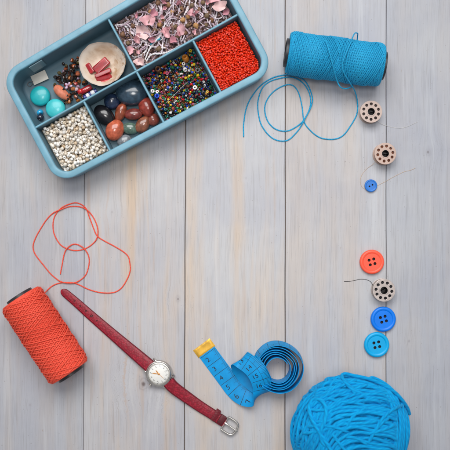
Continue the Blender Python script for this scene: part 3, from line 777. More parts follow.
# ------------------------------------------------------------------ thread spools
def settle(pts, r, zmin=None):
    """lay a cord on the table: where it crosses an earlier stretch it rides over it"""
    n = len(pts); z = np.full(n, r) if zmin is None else np.maximum(pts[:, 2], r)
    step = np.linalg.norm(np.diff(pts[:, :2], axis=0), axis=1).mean(); gap = max(4, int(8*r/step)); need = z.copy()
    for i in range(n):
        j = np.arange(0, max(0, i-gap))
        if len(j) == 0: continue
        d = np.hypot(pts[j, 0]-pts[i, 0], pts[j, 1]-pts[i, 1]); k = j[d < 2*r]
        if len(k):
            dz = np.sqrt(np.maximum((2*r)**2-d[d < 2*r]**2, 0)); need[i] = max(need[i], (need[k]+dz).max() if (need[k] < 3.2*r).any() else need[i])
    kx = np.cumsum(rng.normal(size=(n, 2)), 0); ker = np.hanning(25)/np.hanning(25).sum(); kk = rng.normal(0, 1, (n+24, 2)); kk = np.stack([np.convolve(kk[:, i], ker, 'valid') for i in (0, 1)], 1)
    pts = pts.copy(); pts[:, :2] += kk*.75*np.minimum(1, np.arange(n)/12)[:, None]
    W = int(10/step); out = need.copy()
    for i in range(n):
        a, b = max(0, i-W), min(n, i+W+1); q = np.arange(a, b)
        hat = .5+.5*np.cos(np.clip(np.abs(q-i)/W, 0, 1)*PI); out[i] = max(z[i], (z[i]+(need[q]-z[q])*hat).max())
    pts = pts.copy(); pts[:, 2] = out; return pts

def fuzz(src, centre, n_, lens, r, seed, axis=None):
    """stray fibres standing off a winding"""
    g = np.random.default_rng(seed); V = np.concatenate(src.v); mb = MB(); k = 0
    for q in V[g.integers(0, len(V), n_*3)]:
        if k >= n_: break
        if q[2] < 1.0: continue
        c = np.asarray(centre, float)
        if axis is not None: c = c+axis*np.dot(q-c, axis)
        out = q-c; out /= max(np.linalg.norm(out), 1e-6)
        t1 = np.cross(out, g.normal(size=3)); t1 /= np.linalg.norm(t1); L = g.uniform(*lens); h = g.uniform(.15, .7)
        t2 = np.cross(out, t1)
        P_ = np.array([q-out*.3, q+t1*L*.35+out*L*h*.30, q+t1*L*.7+t2*L*g.normal(0, .2)+out*L*h*.42, q+t1*L+t2*L*g.normal(0, .4)+out*L*h*g.uniform(.1, .6)])
        if P_[:, 2].min() < .1: continue
        mb.tube(P_, np.array([r, r, r*.8, r*.4]), 3, caps=False); k += 1
    return mb

def spool(name, label, c, ax_ang, L, R, core_r, core_ext, turns, passes, r_th, mat, mat_core, seed):
    """wound spool lying on its side; local x = axis"""
    g = np.random.default_rng(seed)
    t = thing(name, label, 'thread spool', (c[0], c[1], 0))
    M = Matrix.Translation((c[0], c[1], R+r_th)) @ rot('Z', ax_ang)
    Mx = M @ rot('Y', PI/2)
    hl = L/2
    def Rx(x):
        u = abs(x)/hl; return R*(1-.012*u*u)-1.6*max(0, (u-.9)/.1)**2
    mb = MB()
    prof = [(core_r+.4, -hl+.3)]+[(Rx(x)-r_th*1.35, x) for x in np.linspace(-hl+.25, hl-.25, 40)]+[(core_r+.4, hl-.3)]
    mb.lathe(prof, 64, Mx, closed=True)
    pts = []; th = 0.0; per = 46
    dth = 2*PI*turns/per
    zo = 0
    ph0 = g.uniform(0, 6)
    for k in range(passes):
        for i in range(per):
            u = i/per; tt = u
            # soft turn-round at the ends
            x = -hl+.9+(L-1.8)*tt
            if k % 2: x = -x
            lay = 2.9*r_th*(k/passes)-.7
            w = .35*math.sin(i*.33+k*1.7)
            rr = Rx(x)+lay-r_th*.5+.12*math.sin(i*1.3+k)
            a = ph0+th+.010*math.sin(k*3.1)
            pts.append((x+w*.5, rr*math.cos(a), rr*math.sin(a))); th += dth
    pts = np.array(pts)
    mb.tube(xf(pts, M), r_th, 6)
    # end windings: rings that finish the shoulders
    for sgn in (-1, 1):
        for q in range(3):
            x = sgn*(hl-.8-q*1.0); a = np.linspace(0, 2*PI, 60, endpoint=False); rr = Rx(x)-.1
            ring = np.stack([np.full(60, x)+.5*np.sin(a*2+q), rr*np.cos(a), rr*np.sin(a)], 1); mb.tube(xf(ring, M), r_th, 6, closed=True)
        for q in range(5):
            rr = core_r+1.2+q*(R-core_r-2)/5; a = np.linspace(0, 2*PI, 48, endpoint=False)
            ring = np.stack([np.full(48, sgn*(hl-.2)), rr*np.cos(a), rr*np.sin(a)], 1); mb.tube(xf(ring, M), r_th*1.3, 6, closed=True)
    obj('thread_winding', mb, mat, t, world=True, sharp=0)
    ax = np.array([math.cos(ax_ang), math.sin(ax_ang), 0.0]); fz = fuzz(mb, (c[0], c[1], R+r_th), 2200, (.8, 2.2), .035, seed, ax)
    o = obj('thread_fuzz', fz, mat, t, world=True, sharp=0); o['kind'] = 'stuff'
    mb = MB(); e = hl+core_ext
    mb.lathe([(core_r-1.6, -e), (core_r-.3, -e), (core_r, -e+.3), (core_r, e-.3), (core_r-.3, e), (core_r-1.6, e)], 48, Mx, closed=True)
    obj('core_tube', mb, mat_core, t, world=True, sharp=30)
    return t, M, Rx
M_core = plain('black_plastic', lin(44, 45, 49), .42, var=.15, scale=90)
M_bluethr = thread_mat('blue_cord', lin(0, 120, 170), lin(26, 172, 216), 1.5, bump=.2)
M_orthr = thread_mat('orange_cord', lin(214, 56, 38), lin(244, 98, 72), 1.5, bump=.2)

# blue spool
A, B = P(288.6, 52.6, 23), P(381.6, 65.2, 23)
c = (A+B)/2; d = B-A
BS, BM, BRx = spool('thread_spool', 'spool of bright blue cord on a black core, loose end curled on the planks', c, math.atan2(d[1], d[0]), np.linalg.norm(d[:2]), 20.6, 13.8, 3.4, 2.02, 58, .62, M_bluethr, M_core, 3)
inv = np.array(BM.inverted())
def on_spool(px, py, lift=.9, front=True):
    """point on the upper spool surface seen at a photo point"""
    h = 42.0
    for _ in range(8):
        p = P(px, py, h); q = xf(p[None], inv)[0]; rr = BRx(q[0])+1.5+lift
        if abs(q[1]) < rr: zz = math.sqrt(rr*rr-q[1]**2)
        else: zz = 0
        w = xf(np.array([[q[0], q[1], zz]]), np.array(BM))[0]; h = w[2]
    return P(px, py, h)
r_c = .6
tailA = [on_spool(*q) for q in ((325.5, 40), (328.5, 49), (331, 58), (333.5, 68), (335.5, 76), (337.5, 82))]
slack = [P(340.5, 87, 27), P(345, 88.8, 22), P(350.5, 87.2, 19), P(353, 84, 12)]
under = [P(355, 60, .9), P(357.5, 37, 12), P(357.6, 33.6, 28), P(355.2, 33.0, 34), P(353.2, 36.0, 40.5)]
tailB = [on_spool(*q) for q in ((351, 42), (347.5, 50), (344, 58.5), (342.4, 65), (343.2, 71), (346.5, 77.5))]
drop = [P(351, 84.5, 26), P(354.6, 90.5, 14), P(356.8, 98, 5), P(357.8, 106, 1.0)]
A1 = catmull(np.array(tailA+slack+under+tailB+drop), .8)
px = [(357.2, 113.5), (354, 121), (349.5, 128.5), (344, 134.5), (337, 138.2), (329, 139.2), (320, 137.5), (311, 131), (304.2, 121.6), (302, 105.6), (298.4, 92), (291.3, 85), (280.7, 86.5), (270, 95), (264.9, 107.3), (267.5, 120.6), (276.2, 129.4), (289, 130.4), (301, 123), (309, 110), (310.3, 97.5), (304.3, 84.2), (292.5, 77.8), (277.5, 78.8), (264.5, 85.2), (258.5, 98), (258.2, 112), (262.5, 127), (273, 138.5), (286, 141.0), (296, 133), (304.5, 120), (311.3, 104.5), (311.5, 94), (304.5, 80.6), (290.5, 75.2), (276.5, 76.2), (262.5, 84), (251.8, 96.5), (245.4, 111), (243.6, 124), (243.4, 136.8)]
ground = catmull(np.array([P(357.8, 106, 1.0)]+[P(x, y, .75) for x, y in px]), .9)[1:]
ground = settle(ground, r_c)
mb = MB(); mb.tube(np.vstack([A1, ground]), r_c, 8)
obj('loose_thread', mb, M_bluethr, BS, world=True, sharp=0)

# orange spool
A, B = P(20.3, 298.3, 24), P(69.2, 372.2, 24)
c = (A+B)/2; d = B-A
OS, OM, ORx = spool('thread_spool', 'spool of orange red cord on a black core beside the watch strap', c, math.atan2(d[1], d[0]), np.linalg.norm(d[:2]), 21.3, 13.6, 3.6, 1.82, 56, .66, M_orthr, M_core, 8)
px = [(48, 289.5), (52, 286.2), (58.2, 283.5), (67, 282.5), (76, 283.6), (88.9, 289.5), (99, 292.4), (109.5, 293), (117, 291.3), (123, 285.8), (129.6, 272.5), (130.2, 263), (127, 254.6), (114.4, 246.3), (99, 237.3), (93.5, 228), (90, 219), (86.3, 209), (80, 204.2), (72, 203.6), (60.8, 208.6), (54, 218), (53.4, 231), (57.5, 241), (64, 247), (76, 250.6), (88, 247.6), (96.5, 239), (98.2, 231), (95, 221), (88.5, 211), (80.5, 206.8), (70.5, 206.4), (61, 209.3), (51.5, 214.3), (41, 227.5), (34, 241), (33.2, 249), (37, 257.4), (47.5, 270), (54, 276.8), (61, 281.6), (69, 283), (77.5, 281.6), (85, 275.5), (88.8, 266), (88.6, 257), (84.5, 248.8), (78.5, 245), (72, 245), (66, 250), (62.7, 260), (60.5, 274.5)]
r_o = .56
ground = settle(catmull(np.array([P(x, y, .7) for x, y in px]), .9), r_o)
start = [P(40, 299, 38), P(43, 295.5, 28), P(45.5, 292.2, 12), P(47, 290.5, 3.5)]
pre = catmull(np.array(start+[ground[0], ground[3]]), .8)[:-3]
mb = MB(); mb.tube(np.vstack([pre, ground[1:]]), r_o, 8)
obj('loose_thread', mb, M_orthr, OS, world=True, sharp=0)

# ------------------------------------------------------------------ bobbins
def circ(r, n=32, c=(0, 0), a0=0): return [(c[0]+r*math.cos(a0+2*PI*i/n), c[1]+r*math.sin(a0+2*PI*i/n)) for i in range(n)]
def bobbin(px, py, R, hgt, an, cm, cw, lb, ct=None, nh=10, wind=.80, tail=None, tail_r=.28, tilt=(0, 0)):
    c = P(px, py, hgt); t = thing('bobbin', lb, 'bobbin', (c[0], c[1], 0), 'sewing machine bobbins'); t.rotation_euler = (tilt[0], tilt[1], an)
    for zz in (0.0, hgt-1.1):
        mb = MB(); mb.curve2d([circ(R, 64), circ(R*.34, 28)]+[circ(R*.132, 18, (R*.70*math.cos(2*PI*k/nh), R*.70*math.sin(2*PI*k/nh))) for k in range(nh)], zz, 1.1, .22)
        # raised collar round the axle
        mb.lathe([(R*.33, zz+1.1 if zz else zz), (R*.33, zz+1.5 if zz else zz), (R*.40, zz+1.5 if zz else zz), (R*.43, zz+1.08 if zz else zz+.2)], 32, closed=True)
        obj('flange', mb, cm, t, sharp=40)
    mb = MB(); mb.lathe([(R*.30, .05), (R*.345, .05), (R*.345, hgt+.2), (R*.30, hgt+.2)], 32, closed=True)
    mb.box((0, 0, hgt*.45), (R*.6, .5, hgt*.7), None, .1); mb.lathe([(R*.31, .3), (R*.31, .6), (.01, .6)], 24)  # last disc is a dark floor, painted shade in the axle hole
    obj('axle', mb, M_axle, t, sharp=30)
    mb = MB(); g = np.random.default_rng(int(px))
    mb.lathe([(R*.345, 1.2), (R*wind-.3, 1.2), (R*wind-.3, hgt-1.3), (R*.345, hgt-1.3)], 40, closed=True)
    for k in range(int((hgt-2.6)/.5)):
        a = np.linspace(0, 2*PI, 40, endpoint=False); z = 1.4+k*.5
        mb.tube(np.stack([R*wind*np.cos(a), R*wind*np.sin(a), z+.18*np.sin(a+k)], 1), .3, 5, closed=True)
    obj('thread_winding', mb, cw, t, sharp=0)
    if tail is not None:
        mb = MB(); q = catmull(np.array([P(*w[:2], w[2] if len(w) > 2 else .3) for w in tail]), .8)
        Mi = np.array((Matrix.Translation((c[0], c[1], 0)) @ rot('Z', an)).inverted())
        mb.tube(xf(q, Mi), tail_r, 6); obj('thread_tail', mb, ct or cw, t, sharp=0)
    return t
M_axle = plain('dark_axle', lin(30, 29, 31), .4, metal=.3)
M_bob1 = plain('blush_plastic', lin(190, 168, 157), .36, var=.06, scale=150)
M_bob2 = plain('blush_plastic_b', lin(188, 162, 149), .36, var=.06, scale=150)
M_bob3 = plain('nickel', lin(188, 176, 170), .34, metal=.4, var=.12, scale=200)
w1 = plain('ivory_thread_shaded', lin(64, 54, 52), .8, bump=.4); w1b = plain('ivory_thread_end', lin(205, 202, 198), .8); w2 = plain('tan_thread_shaded', lin(112, 66, 46), .8, bump=.4); w2b = plain('tan_thread_end', lin(198, 172, 148), .8); w3 = plain('black_thread', lin(38, 36, 40), .8, bump=.4)  # ivory and tan windings darkened: painted shade behind the flange holes
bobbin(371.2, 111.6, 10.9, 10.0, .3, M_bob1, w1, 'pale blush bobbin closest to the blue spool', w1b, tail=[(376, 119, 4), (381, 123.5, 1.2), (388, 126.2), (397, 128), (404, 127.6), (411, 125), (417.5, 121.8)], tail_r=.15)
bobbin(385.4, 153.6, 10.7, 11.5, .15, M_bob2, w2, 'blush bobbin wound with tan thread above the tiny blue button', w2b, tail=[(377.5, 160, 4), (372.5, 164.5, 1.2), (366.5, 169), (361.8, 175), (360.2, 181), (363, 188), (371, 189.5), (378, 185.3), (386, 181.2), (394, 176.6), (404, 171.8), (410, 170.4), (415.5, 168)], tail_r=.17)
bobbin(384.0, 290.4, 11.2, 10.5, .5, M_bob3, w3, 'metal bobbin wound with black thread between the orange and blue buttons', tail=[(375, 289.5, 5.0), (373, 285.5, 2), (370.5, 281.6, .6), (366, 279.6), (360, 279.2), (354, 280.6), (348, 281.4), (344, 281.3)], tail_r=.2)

# ------------------------------------------------------------------ buttons
M_hole_shade = plain('button_hole_shade', lin(34, 28, 30), .8)  # disc under the button holes, its dark colour is painted shade
def button(px, py, R, h, holes, an, m, lb, hr=1.5, hd=3.4, tilt=(0, 0), z0=0):
    c = P(px, py, h+z0); mb = MB()
    ri = R*.70
    hol = [(hd*math.cos(2*PI*k/holes+PI/4), hd*math.sin(2*PI*k/holes+PI/4)) for k in range(holes)]
    mb.curve2d([circ(ri+.2, 56)]+[circ(hr, 18, q) for q in hol], h*.52, h*.28, .12)
    prof = [(ri-.1, h*.54), (ri-.1, h*.795), (ri+.25, h*.86), (ri+.9, h*.97), (R*.84, h*1.0), (R*.91, h*.98), (R*.965, h*.86), (R*.995, h*.64), (R, h*.45), (R*.985, h*.28), (R*.93, h*.1), (R*.86, 0), (R*.72, 0), (R*.68, h*.3)]
    mb.lathe(prof, 72, closed=True)
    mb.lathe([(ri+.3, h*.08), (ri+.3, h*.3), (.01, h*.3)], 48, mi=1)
    o = obj('button', mb, [m, M_hole_shade], None, loc=(c[0], c[1], z0), sharp=45); o.rotation_euler = (tilt[0], tilt[1], an)
    return tag(o, lb, 'button', 'buttons in the row on the right')
def btn_mat(name, c): return plain(name, lin(*c), .36, var=.05, scale=90, bump=.04, bscale=900, sss=.0, spec=.4)
button(372.2, 262.0, 12.2, 4.2, 4, .25, btn_mat('orange_button', (252, 92, 66)), 'orange button with four holes')
button(383.6, 319.4, 12.6, 4.2, 4, .28, btn_mat('blue_button', (0, 118, 226)), 'royal blue button with four holes touching the cyan button')
button(377.0, 345.0, 12.6, 4.2, 4, .22, btn_mat('cyan_button', (0, 164, 220)), 'cyan button with four holes, lowest of the row')
button(371.1, 185.6, 6.3, 2.6, 2, -.3, btn_mat('small_blue_button', (44, 116, 200)), 'tiny blue button with two holes beside a tan thread', hr=.85, hd=1.7, z0=.3)

# ------------------------------------------------------------------ watch
WC = P(158.6, 374.2, 0)
wt = thing('wrist_watch', 'round silver watch with white dial on an unbuckled dark red leather strap', 'watch', WC)
def leather():
    t = NT('red_leather'); tc = t.n('ShaderNodeTexCoord'); ob = tc.outputs['Object']; sx = t.n('ShaderNodeSeparateXYZ'); t.l(tc.outputs['UV'], sx.inputs[0])
    v = t.n('ShaderNodeTexVoronoi'); t.l(ob, v.inputs['Vector']); v.inputs['Scale'].default_value = 520
    nz = t.noise(ob, 260, 4)
    c = t.mix(t.ramp(nz, .3, .7), lin(140, 20, 40), lin(160, 27, 49))
    c = t.mix(t.ramp(v.outputs['Distance'], .3, .6, 0, .5), c, lin(104, 14, 30))
    edge = t.math('ABSOLUTE', t.math('SUBTRACT', sx.outputs[1], .5))
    c = t.mix(t.ramp(edge, .36, .46, 0, .75), c, lin(92, 14, 28))
    # stitching
    st = t.math('MULTIPLY', t.ramp(t.math('ABSOLUTE', t.math('SUBTRACT', edge, .33)), .0, .035, 1, 0), t.ramp(t.math('SINE', t.math('MULTIPLY', sx.outputs[0], 3.4)), -.2, .3))
    c = t.mix(t.math('MULTIPLY', st, .45), c, lin(190, 62, 80))
    t.l(c, t.b.inputs['Base Color']); t.b.inputs['Roughness'].default_value = .42; t.b.inputs['Specular IOR Level'].default_value = .4
    t.bump(t.math('ADD', t.math('MULTIPLY', nz, .5), t.math('ADD', v.outputs['Distance'], t.math('MULTIPLY', st, .7))), .35, .0004)
    return t.m
M_leather = leather()
M_leather_edge = plain('dark_leather', lin(84, 14, 26), .5, var=.2, bump=.3)
M_steel = plain('brushed_steel', lin(196, 192, 186), .3, metal=.9, var=.12, scale=160)
def strap_mesh(ctrl, samples=90, taper=True):
    """ctrl rows: px, py, width, z under, thickness"""
    q = np.array([list(P(r[0], r[1], r[3])[:2])+[r[2], r[3], r[4]] for r in ctrl]); p = catmull(q, 1.2)
    tan = np.gradient(p[:, :2], axis=0); tan /= np.linalg.norm(tan, axis=1, keepdims=True); right = np.stack([tan[:, 1], -tan[:, 0]], 1)
    u = np.concatenate([[0], np.cumsum(np.linalg.norm(np.diff(p[:, :2], axis=0), axis=1))])
    prof = [(-.46, 0), (-.5, .2), (-.5, .55), (-.46, .8), (-.36, .95), (-.18, 1.0), (0, 1.02), (.18, 1.0), (.36, .95), (.46, .8), (.5, .55), (.5, .2), (.46, 0)]
    k = len(prof); V = []; UV = []
    for i in range(len(p)):
        for (a, b) in prof:
            V.append((p[i, 0]+right[i, 0]*a*p[i, 2], p[i, 1]+right[i, 1]*a*p[i, 2], p[i, 3]+b*p[i, 4])); UV.append((u[i], .5+a))
    F = []
    for i in range(len(p)-1):
        for j in range(k): F.append((i*k+j, (i+1)*k+j, (i+1)*k+(j+1) % k, i*k+(j+1) % k)[::-1])
    F.append(tuple(range(k))); F.append(tuple((len(p)-1)*k+j for j in range(k-1, -1, -1)))
    mb = MB(); mb.add(V, F, UV); return mb, p, right
s1 = [(61.6, 289.6, 1.5, .5, 1.6), (62.3, 290.3, 4.6, .4, 1.9), (64, 291.8, 7.2, .3, 2.0), (67, 294.3, 8.2, .3, 2.0), (77, 302.8, 8.7, .3, 2.1), (91, 315.3, 9.5, .3, 2.2), (110, 331.8, 10.4, .4, 2.4), (130, 349.0, 11.8, 1.2, 2.8), (142, 359.2, 12.6, 2.4, 3.2), (150.6, 366.6, 13.0, 3.2, 3.4)]
mb, p1, r1 = strap_mesh(s1); obj('strap', mb, M_leather, wt, world=True, sharp=50, label='long strap end with punched holes')
s2 = [(168.4, 381.6, 12.8, 3.2, 3.4), (174, 387.5, 12.4, 2.4, 3.2), (186, 396.4, 11.8, 1.2, 2.8), (200, 406.2, 11.0, .6, 2.6), (212, 413.8, 10.6, .5, 2.6), (221.5, 420.2, 10.4, .6, 2.6), (225.5, 422.8, 9.2, .8, 2.4)]
mb, p2, r2 = strap_mesh(s2); obj('strap', mb, M_leather, wt, world=True, sharp=50, label='short strap end carrying the buckle')
# punched holes: small dark sleeves set into the leather
for (x, y) in ((74.5, 300.7), (80.2, 305.8), (85.8, 310.8), (91.4, 315.8), (97, 320.7), (102.6, 325.6)):
    w = P(x, y, 2.6); mb = MB(); big_ = 1.15 if abs(x-91.4) < 1 else .75
    mb.lathe([(big_*.55, -.6), (big_*.55, .02), (big_*.8, .1), (big_*1.15, .06), (big_*1.25, -.3)], 16, Matrix.Translation((w[0], w[1], 2.58)))
    mb.lathe([(big_*.56, -.4), (big_*.56, -.25), (.01, -.25)], 16, Matrix.Translation((w[0], w[1], 2.58)))
    obj('strap_hole', mb, plain('hole_dark', lin(40, 14, 18), .7), wt, world=True)
# keeper loops
def keeper(px, py, an, w, l, m):
    c = P(px, py, 2); mb = MB(); t_ = .9; hw = w/2; hh = 2.3
    sec = []
    out = [(-hw, .15), (-hw-.1, 2.2), (-hw+.8, 3.9), (0, 4.3), (hw-.8, 3.9), (hw+.1, 2.2), (hw, .15)]
    inn = [(x*.86, max(.12, z-t_)) for x, z in out]
    M = Matrix.Translation((c[0], c[1], .1)) @ rot('Z', an)
    V = []
    for y in (-l/2, -l/2+.3, l/2-.3, l/2):
        e = .12 if abs(y) > l/2-.2 else 0
        for (x, z) in out: V.append((y, x*(1-e*.3), z-e))
        for (x, z) in inn: V.append((y, x, z))
    F = []; n_ = len(out)
    for s in range(3):
        for j in range(n_-1):
            a = s*2*n_+j; b = (s+1)*2*n_+j
            F += [(a, b, b+1, a+1), (a+n_, a+n_+1, b+n_+1, b+n_)]
    for s in (0, 3):
        for j in range(n_-1): a = s*2*n_+j; F.append((a, a+1, a+n_+1, a+n_))
    mb.add(xf(np.array(V), M), F); obj('keeper', mb, m, wt, world=True, sharp=50)
sa = -math.atan2(420.2-406.2, 221.5-200)
keeper(215.6, 415.3, sa, 12.8, 5.0, M_leather)
# fold of leather round the buckle bar
c = P(221.8, 419.8, 3); mb = MB(); mb.box(c+np.array([0, 0, -.6]), (6.4, 9.6, 3.4), rot('Z', sa), .9); obj('strap_fold', mb, M_leather_edge, wt, world=True)
# buckle
bk = P(230.0, 426.4, 2.6); Mb = Matrix.Translation((bk[0], bk[1], 2.4)) @ rot('Z', sa)
mb = MB()
fr = [(-6.3, 7.3, .2), (-2, 7.4, .3), (3, 7.2, .5), (5.6, 6, .6), (6.9, 3.2, .7), (7.2, 0, .7), (6.9, -3.2, .7), (5.6, -6, .6), (3, -7.2, .5), (-2, -7.4, .3), (-6.3, -7.3, .2)]
mb.tube(xf(catmull(np.array(fr), .6), Mb), 1.05, 10); mb.tube(xf(np.array([(-6.2, -7.4, .1), (-6.2, 7.4, .1)]), Mb), .8, 10)
bo = obj('buckle', mb, M_steel, wt, world=True, sharp=40)
pq = catmull(np.array([(-6.4, .3, .8), (-4, .3, 1.3), (0, .2, 1.5), (4, .2, 1.7), (7.6, .1, 1.9), (8.4, .1, 1.5)]), .6); mb = MB(); mb.tube(xf(pq, Mb), np.linspace(1.0, .7, len(pq)), 8)
pr = obj('buckle_prong', mb, M_steel, wt, world=True, sharp=40)
# case
wa = -math.atan2(420.2-366.6, 221.5-150.6)      # direction of the strap, table frame
Wm = Matrix.Translation((WC[0], WC[1], 0))
k_ = (H-8)/H
CC = P(158.6, 374.2, 8); Wm = Matrix.Translation((CC[0], CC[1], 0))
mb = MB(); mb.lathe([(.01, .6), (9.5, .6), (11.8, 1.2), (13.0, 2.8), (13.3, 4.6), (13.0, 6.2), (12.5, 6.9), (12.2, 7.0), (12.0, 7.6), (11.4, 8.1), (10.6, 8.2), (10.3, 7.9), (10.2, 7.0), (10.2, 6.6)], 72, Wm)
case = obj('watch_case', mb, M_steel, wt, world=True, sharp=28)
for sx_ in (-1, 1):
    for sy_ in (-1, 1):
        mb = MB(); M = Wm @ rot('Z', wa if sx_ > 0 else wa-.085)
        q = [(sx_*8.6, sy_*7.4, 5.0), (sx_*11.4, sy_*7.5, 4.9), (sx_*12.9, sy_*7.4, 4.0), (sx_*13.9, sy_*7.3, 2.9)]
        pq = catmull(np.array(q), .5); mb.tube(xf(pq, M), np.linspace(1.35, .8, len(pq)), 10); obj('lug', mb, M_steel, wt, world=True, sharp=40)
mb = MB(); M = Wm @ rot('Z', wa-PI/2) @ Matrix.Translation((13.0, 0, 4.6)) @ rot('Y', PI/2)
mb.lathe([(.01, 0), (.9, 0), (.9, .7), (1.5, .8), (1.5, 2.2), (1.2, 2.5), (.01, 2.6)], 18, M); obj('crown', mb, M_steel, wt, world=True, sharp=30)
M_dial = plain('white_dial', lin(244, 243, 240), .5, var=.02)
mb = MB(); mb.lathe([(10.25, 6.62), (10.25, 6.72), (.01, 6.72)], 64, Wm); dial = obj('dial', mb, M_dial, wt, world=True)
M_ink = plain('dark_ink', lin(62, 60, 64), .6, var=.05); M_gold = plain('gold_metal', lin(214, 150, 84), .35, metal=.4, var=.05)
def text_flat(s, size):
    cu = bpy.data.curves.new('txt', 'FONT'); cu.body = s; cu.size = size; cu.align_x = 'CENTER'; cu.align_y = 'CENTER'; cu.extrude = 0; cu.resolution_u = 3
    V, F = curve_mesh(cu); return V, F
tw = wa + PI/2 + PI                       # twelve o'clock towards the buckle strap
da = wa                                    # table angle of 12
def child_of(o, parent):
    o.parent = parent; return o
for hr_ in range(1, 13):
    a = da-hr_*PI/6
    V, F = text_flat(str(hr_), 2.7)
    M = Wm @ Matrix.Translation((7.7*math.cos(a), 7.7*math.sin(a), 6.80)) @ rot('Z', da-PI/2)
    mb = MB(); mb.add(xf(V, M), F); o = obj('numeral', mb, M_ink, wt, world=True, smooth=False); child_of(o, dial)
mb = MB()
for k in range(60):
    a = da-k*PI/30
    mb.box((0, 0, 0), (.55 if k % 5 else .8, .14 if k % 5 else .3, .05), Wm @ rot('Z', a) @ Matrix.Translation((9.5, 0, 6.79)))
o = obj('minute_track', mb, M_ink, wt, world=True, smooth=False); child_of(o, dial)
def hand(name, a, L, w, z, m):
    mb = MB(); mb.curve2d([[(-1.3, -w*.4), (0, -w*.55), (L*.25, -w*.5), (L*.7, -w*.62), (L, 0), (L*.7, w*.62), (L*.25, w*.5), (0, w*.55), (-1.3, w*.4)]], z, .14, 0, Wm @ rot('Z', a))
    o = obj(name, mb, m, wt, world=True); child_of(o, dial)
hand('hour_hand', math.radians(128), 4.9, .95, 6.95, M_gold); hand('minute_hand', math.radians(172), 7.0, .75, 7.15, M_gold); hand('second_hand', math.radians(-40), 7.4, .22, 7.32, M_gold)
mb = MB(); mb.lathe([(.01, 6.9), (.95, 6.9), (.95, 7.45), (.6, 7.6), (.01, 7.62)], 20, Wm); o = obj('hand_pivot', mb, M_gold, wt, world=True); child_of(o, dial)
# crystal
t = NT('watch_glass'); tr = t.n('ShaderNodeBsdfTransparent'); gl = t.n('ShaderNodeBsdfGlossy'); gl.inputs['Roughness'].default_value = .04; fr_ = t.n('ShaderNodeFresnel'); fr_.inputs[0].default_value = 1.4; mx = t.n('ShaderNodeMixShader')
tr.inputs[0].default_value = (.985, .99, .985, 1)
t.l(fr_.outputs[0], mx.inputs[0]); t.l(tr.outputs[0], mx.inputs[1]); t.l(gl.outputs[0], mx.inputs[2]); t.l(mx.outputs[0], t.out.inputs[0])
mb = MB(); mb.lathe([(10.28, 7.85), (10.0, 8.15), (8, 8.55), (5, 8.85), (.01, 9.0)], 64, Wm)
mb.f = [f for f in mb.f if len(f) <= 4]; mb.uv = mb.uv[:len(mb.f)]; mb.mi = mb.mi[:len(mb.f)]
obj('watch_crystal', mb, t.m, wt, world=True, sharp=0)

# ------------------------------------------------------------------ tape measure
d2 = np.array([.594, -.804]); w2_ = np.array([.804, .594]); O2 = np.array([200.0-225, 225-345.9])
def tp(s, w, z):
    k = (H-z)/H; q = (O2+d2*s+w2_*w)*k
    return np.array([q[0], q[1], z])
wv = np.array([w2_[0], w2_[1], 0.0]); zv = np.array([0, 0, 1.0]); dv = np.array([d2[0], d2[1], 0.0])
ctrl = []   # (centre, width direction)
for s in (0, 8, 20, 32, 44, 54): ctrl.append((tp(s, 2, .40 if s < 50 else .6), wv))
ctrl += [(tp(63, 3.6, 1.4), wv+zv*.02), (tp(70, 8.0, 3.6), wv+zv*.04), (tp(74.6, 15, 7.6), wv+zv*.08), (tp(74.0, 22, 13.5), wv+zv*.12), (tp(67, 27, 19.0), wv+zv*.15), (tp(56, 29.5, 21.4), wv+zv*.17), (tp(45, 28.8, 18.8), wv+zv*.15), (tp(36.0, 25.5, 12.5), wv+zv*.06), (tp(36.6, 22.0, 6.0), wv), (tp(44, 19.8, 1.7), wv), (tp(56, 20.5, 1.2), wv), (tp(66, 23.5, 4.2), wv+zv*.05), (tp(69.6, 27.0, 9.5), wv+zv*.1), (tp(64, 29.6, 15.0), wv+zv*.14), (tp(55, 31.2, 18.0), wv+zv*.18), (tp(46.5, 31.6, 16.0), wv+zv*.3), (tp(41.0, 32.2, 12.4), wv*.7+zv*.7)]
CO = P(277.6, 366.6, 0); TWD = 18.6
th0 = math.radians(158); prev = None
rs_ = lambda tt: float(np.interp(tt, [0, .5, 1, 1.5, 2, 3, 4, 5, 5.6], [24.2, 24.0, 21.8, 20.4, 19.6, 17.0, 14.8, 11.9, 10.9]))
nt = 5.35; N = int(nt*40)
for i in range(N+1):
    tt = i/40; r = rs_(tt)+.25*math.sin(tt*7.1)*min(1, tt)+.22*math.sin(tt*2*PI*1.02+1)*min(1, tt); r = max(r, 9.9)
    a = th0-2*PI*tt; sq = 1+.03*math.cos(2*(a-.6))
    sh = min(1, max(0, tt-.4)/1.0); cx_, cy_ = -1.1*sh+.35*math.sin(tt*2.3), .2*sh+.3*math.cos(tt*1.7)
    r += .38*math.sin(a*2+tt*.9)*sh+.25*math.sin(a*3+tt*2.1)*sh
    p = np.array([CO[0]+cx_+r*sq*math.cos(a), CO[1]+cy_+r/sq*math.sin(a), TWD/2+.1+.35*math.sin(tt*5)])
    lean = .18*max(0, 1-tt/.6)
    ctrl.append((p, zv*1.0-lean*np.array([math.cos(a), math.sin(a), 0])))
cp = np.array([np.concatenate([a, b/np.linalg.norm(b)]) for a, b in ctrl])
first = catmull(cp, .8)
RP = first[:, :3]; RW = first[:, 3:]
RT = np.gradient(RP, axis=0); RT /= np.linalg.norm(RT, axis=1, keepdims=True)
RW = RW-RT*np.sum(RW*RT, axis=1, keepdims=True); RW /= np.linalg.norm(RW, axis=1, keepdims=True)
RN = np.cross(RT, RW); RL = np.concatenate([[0], np.cumsum(np.linalg.norm(np.diff(RP, axis=0), axis=1))])
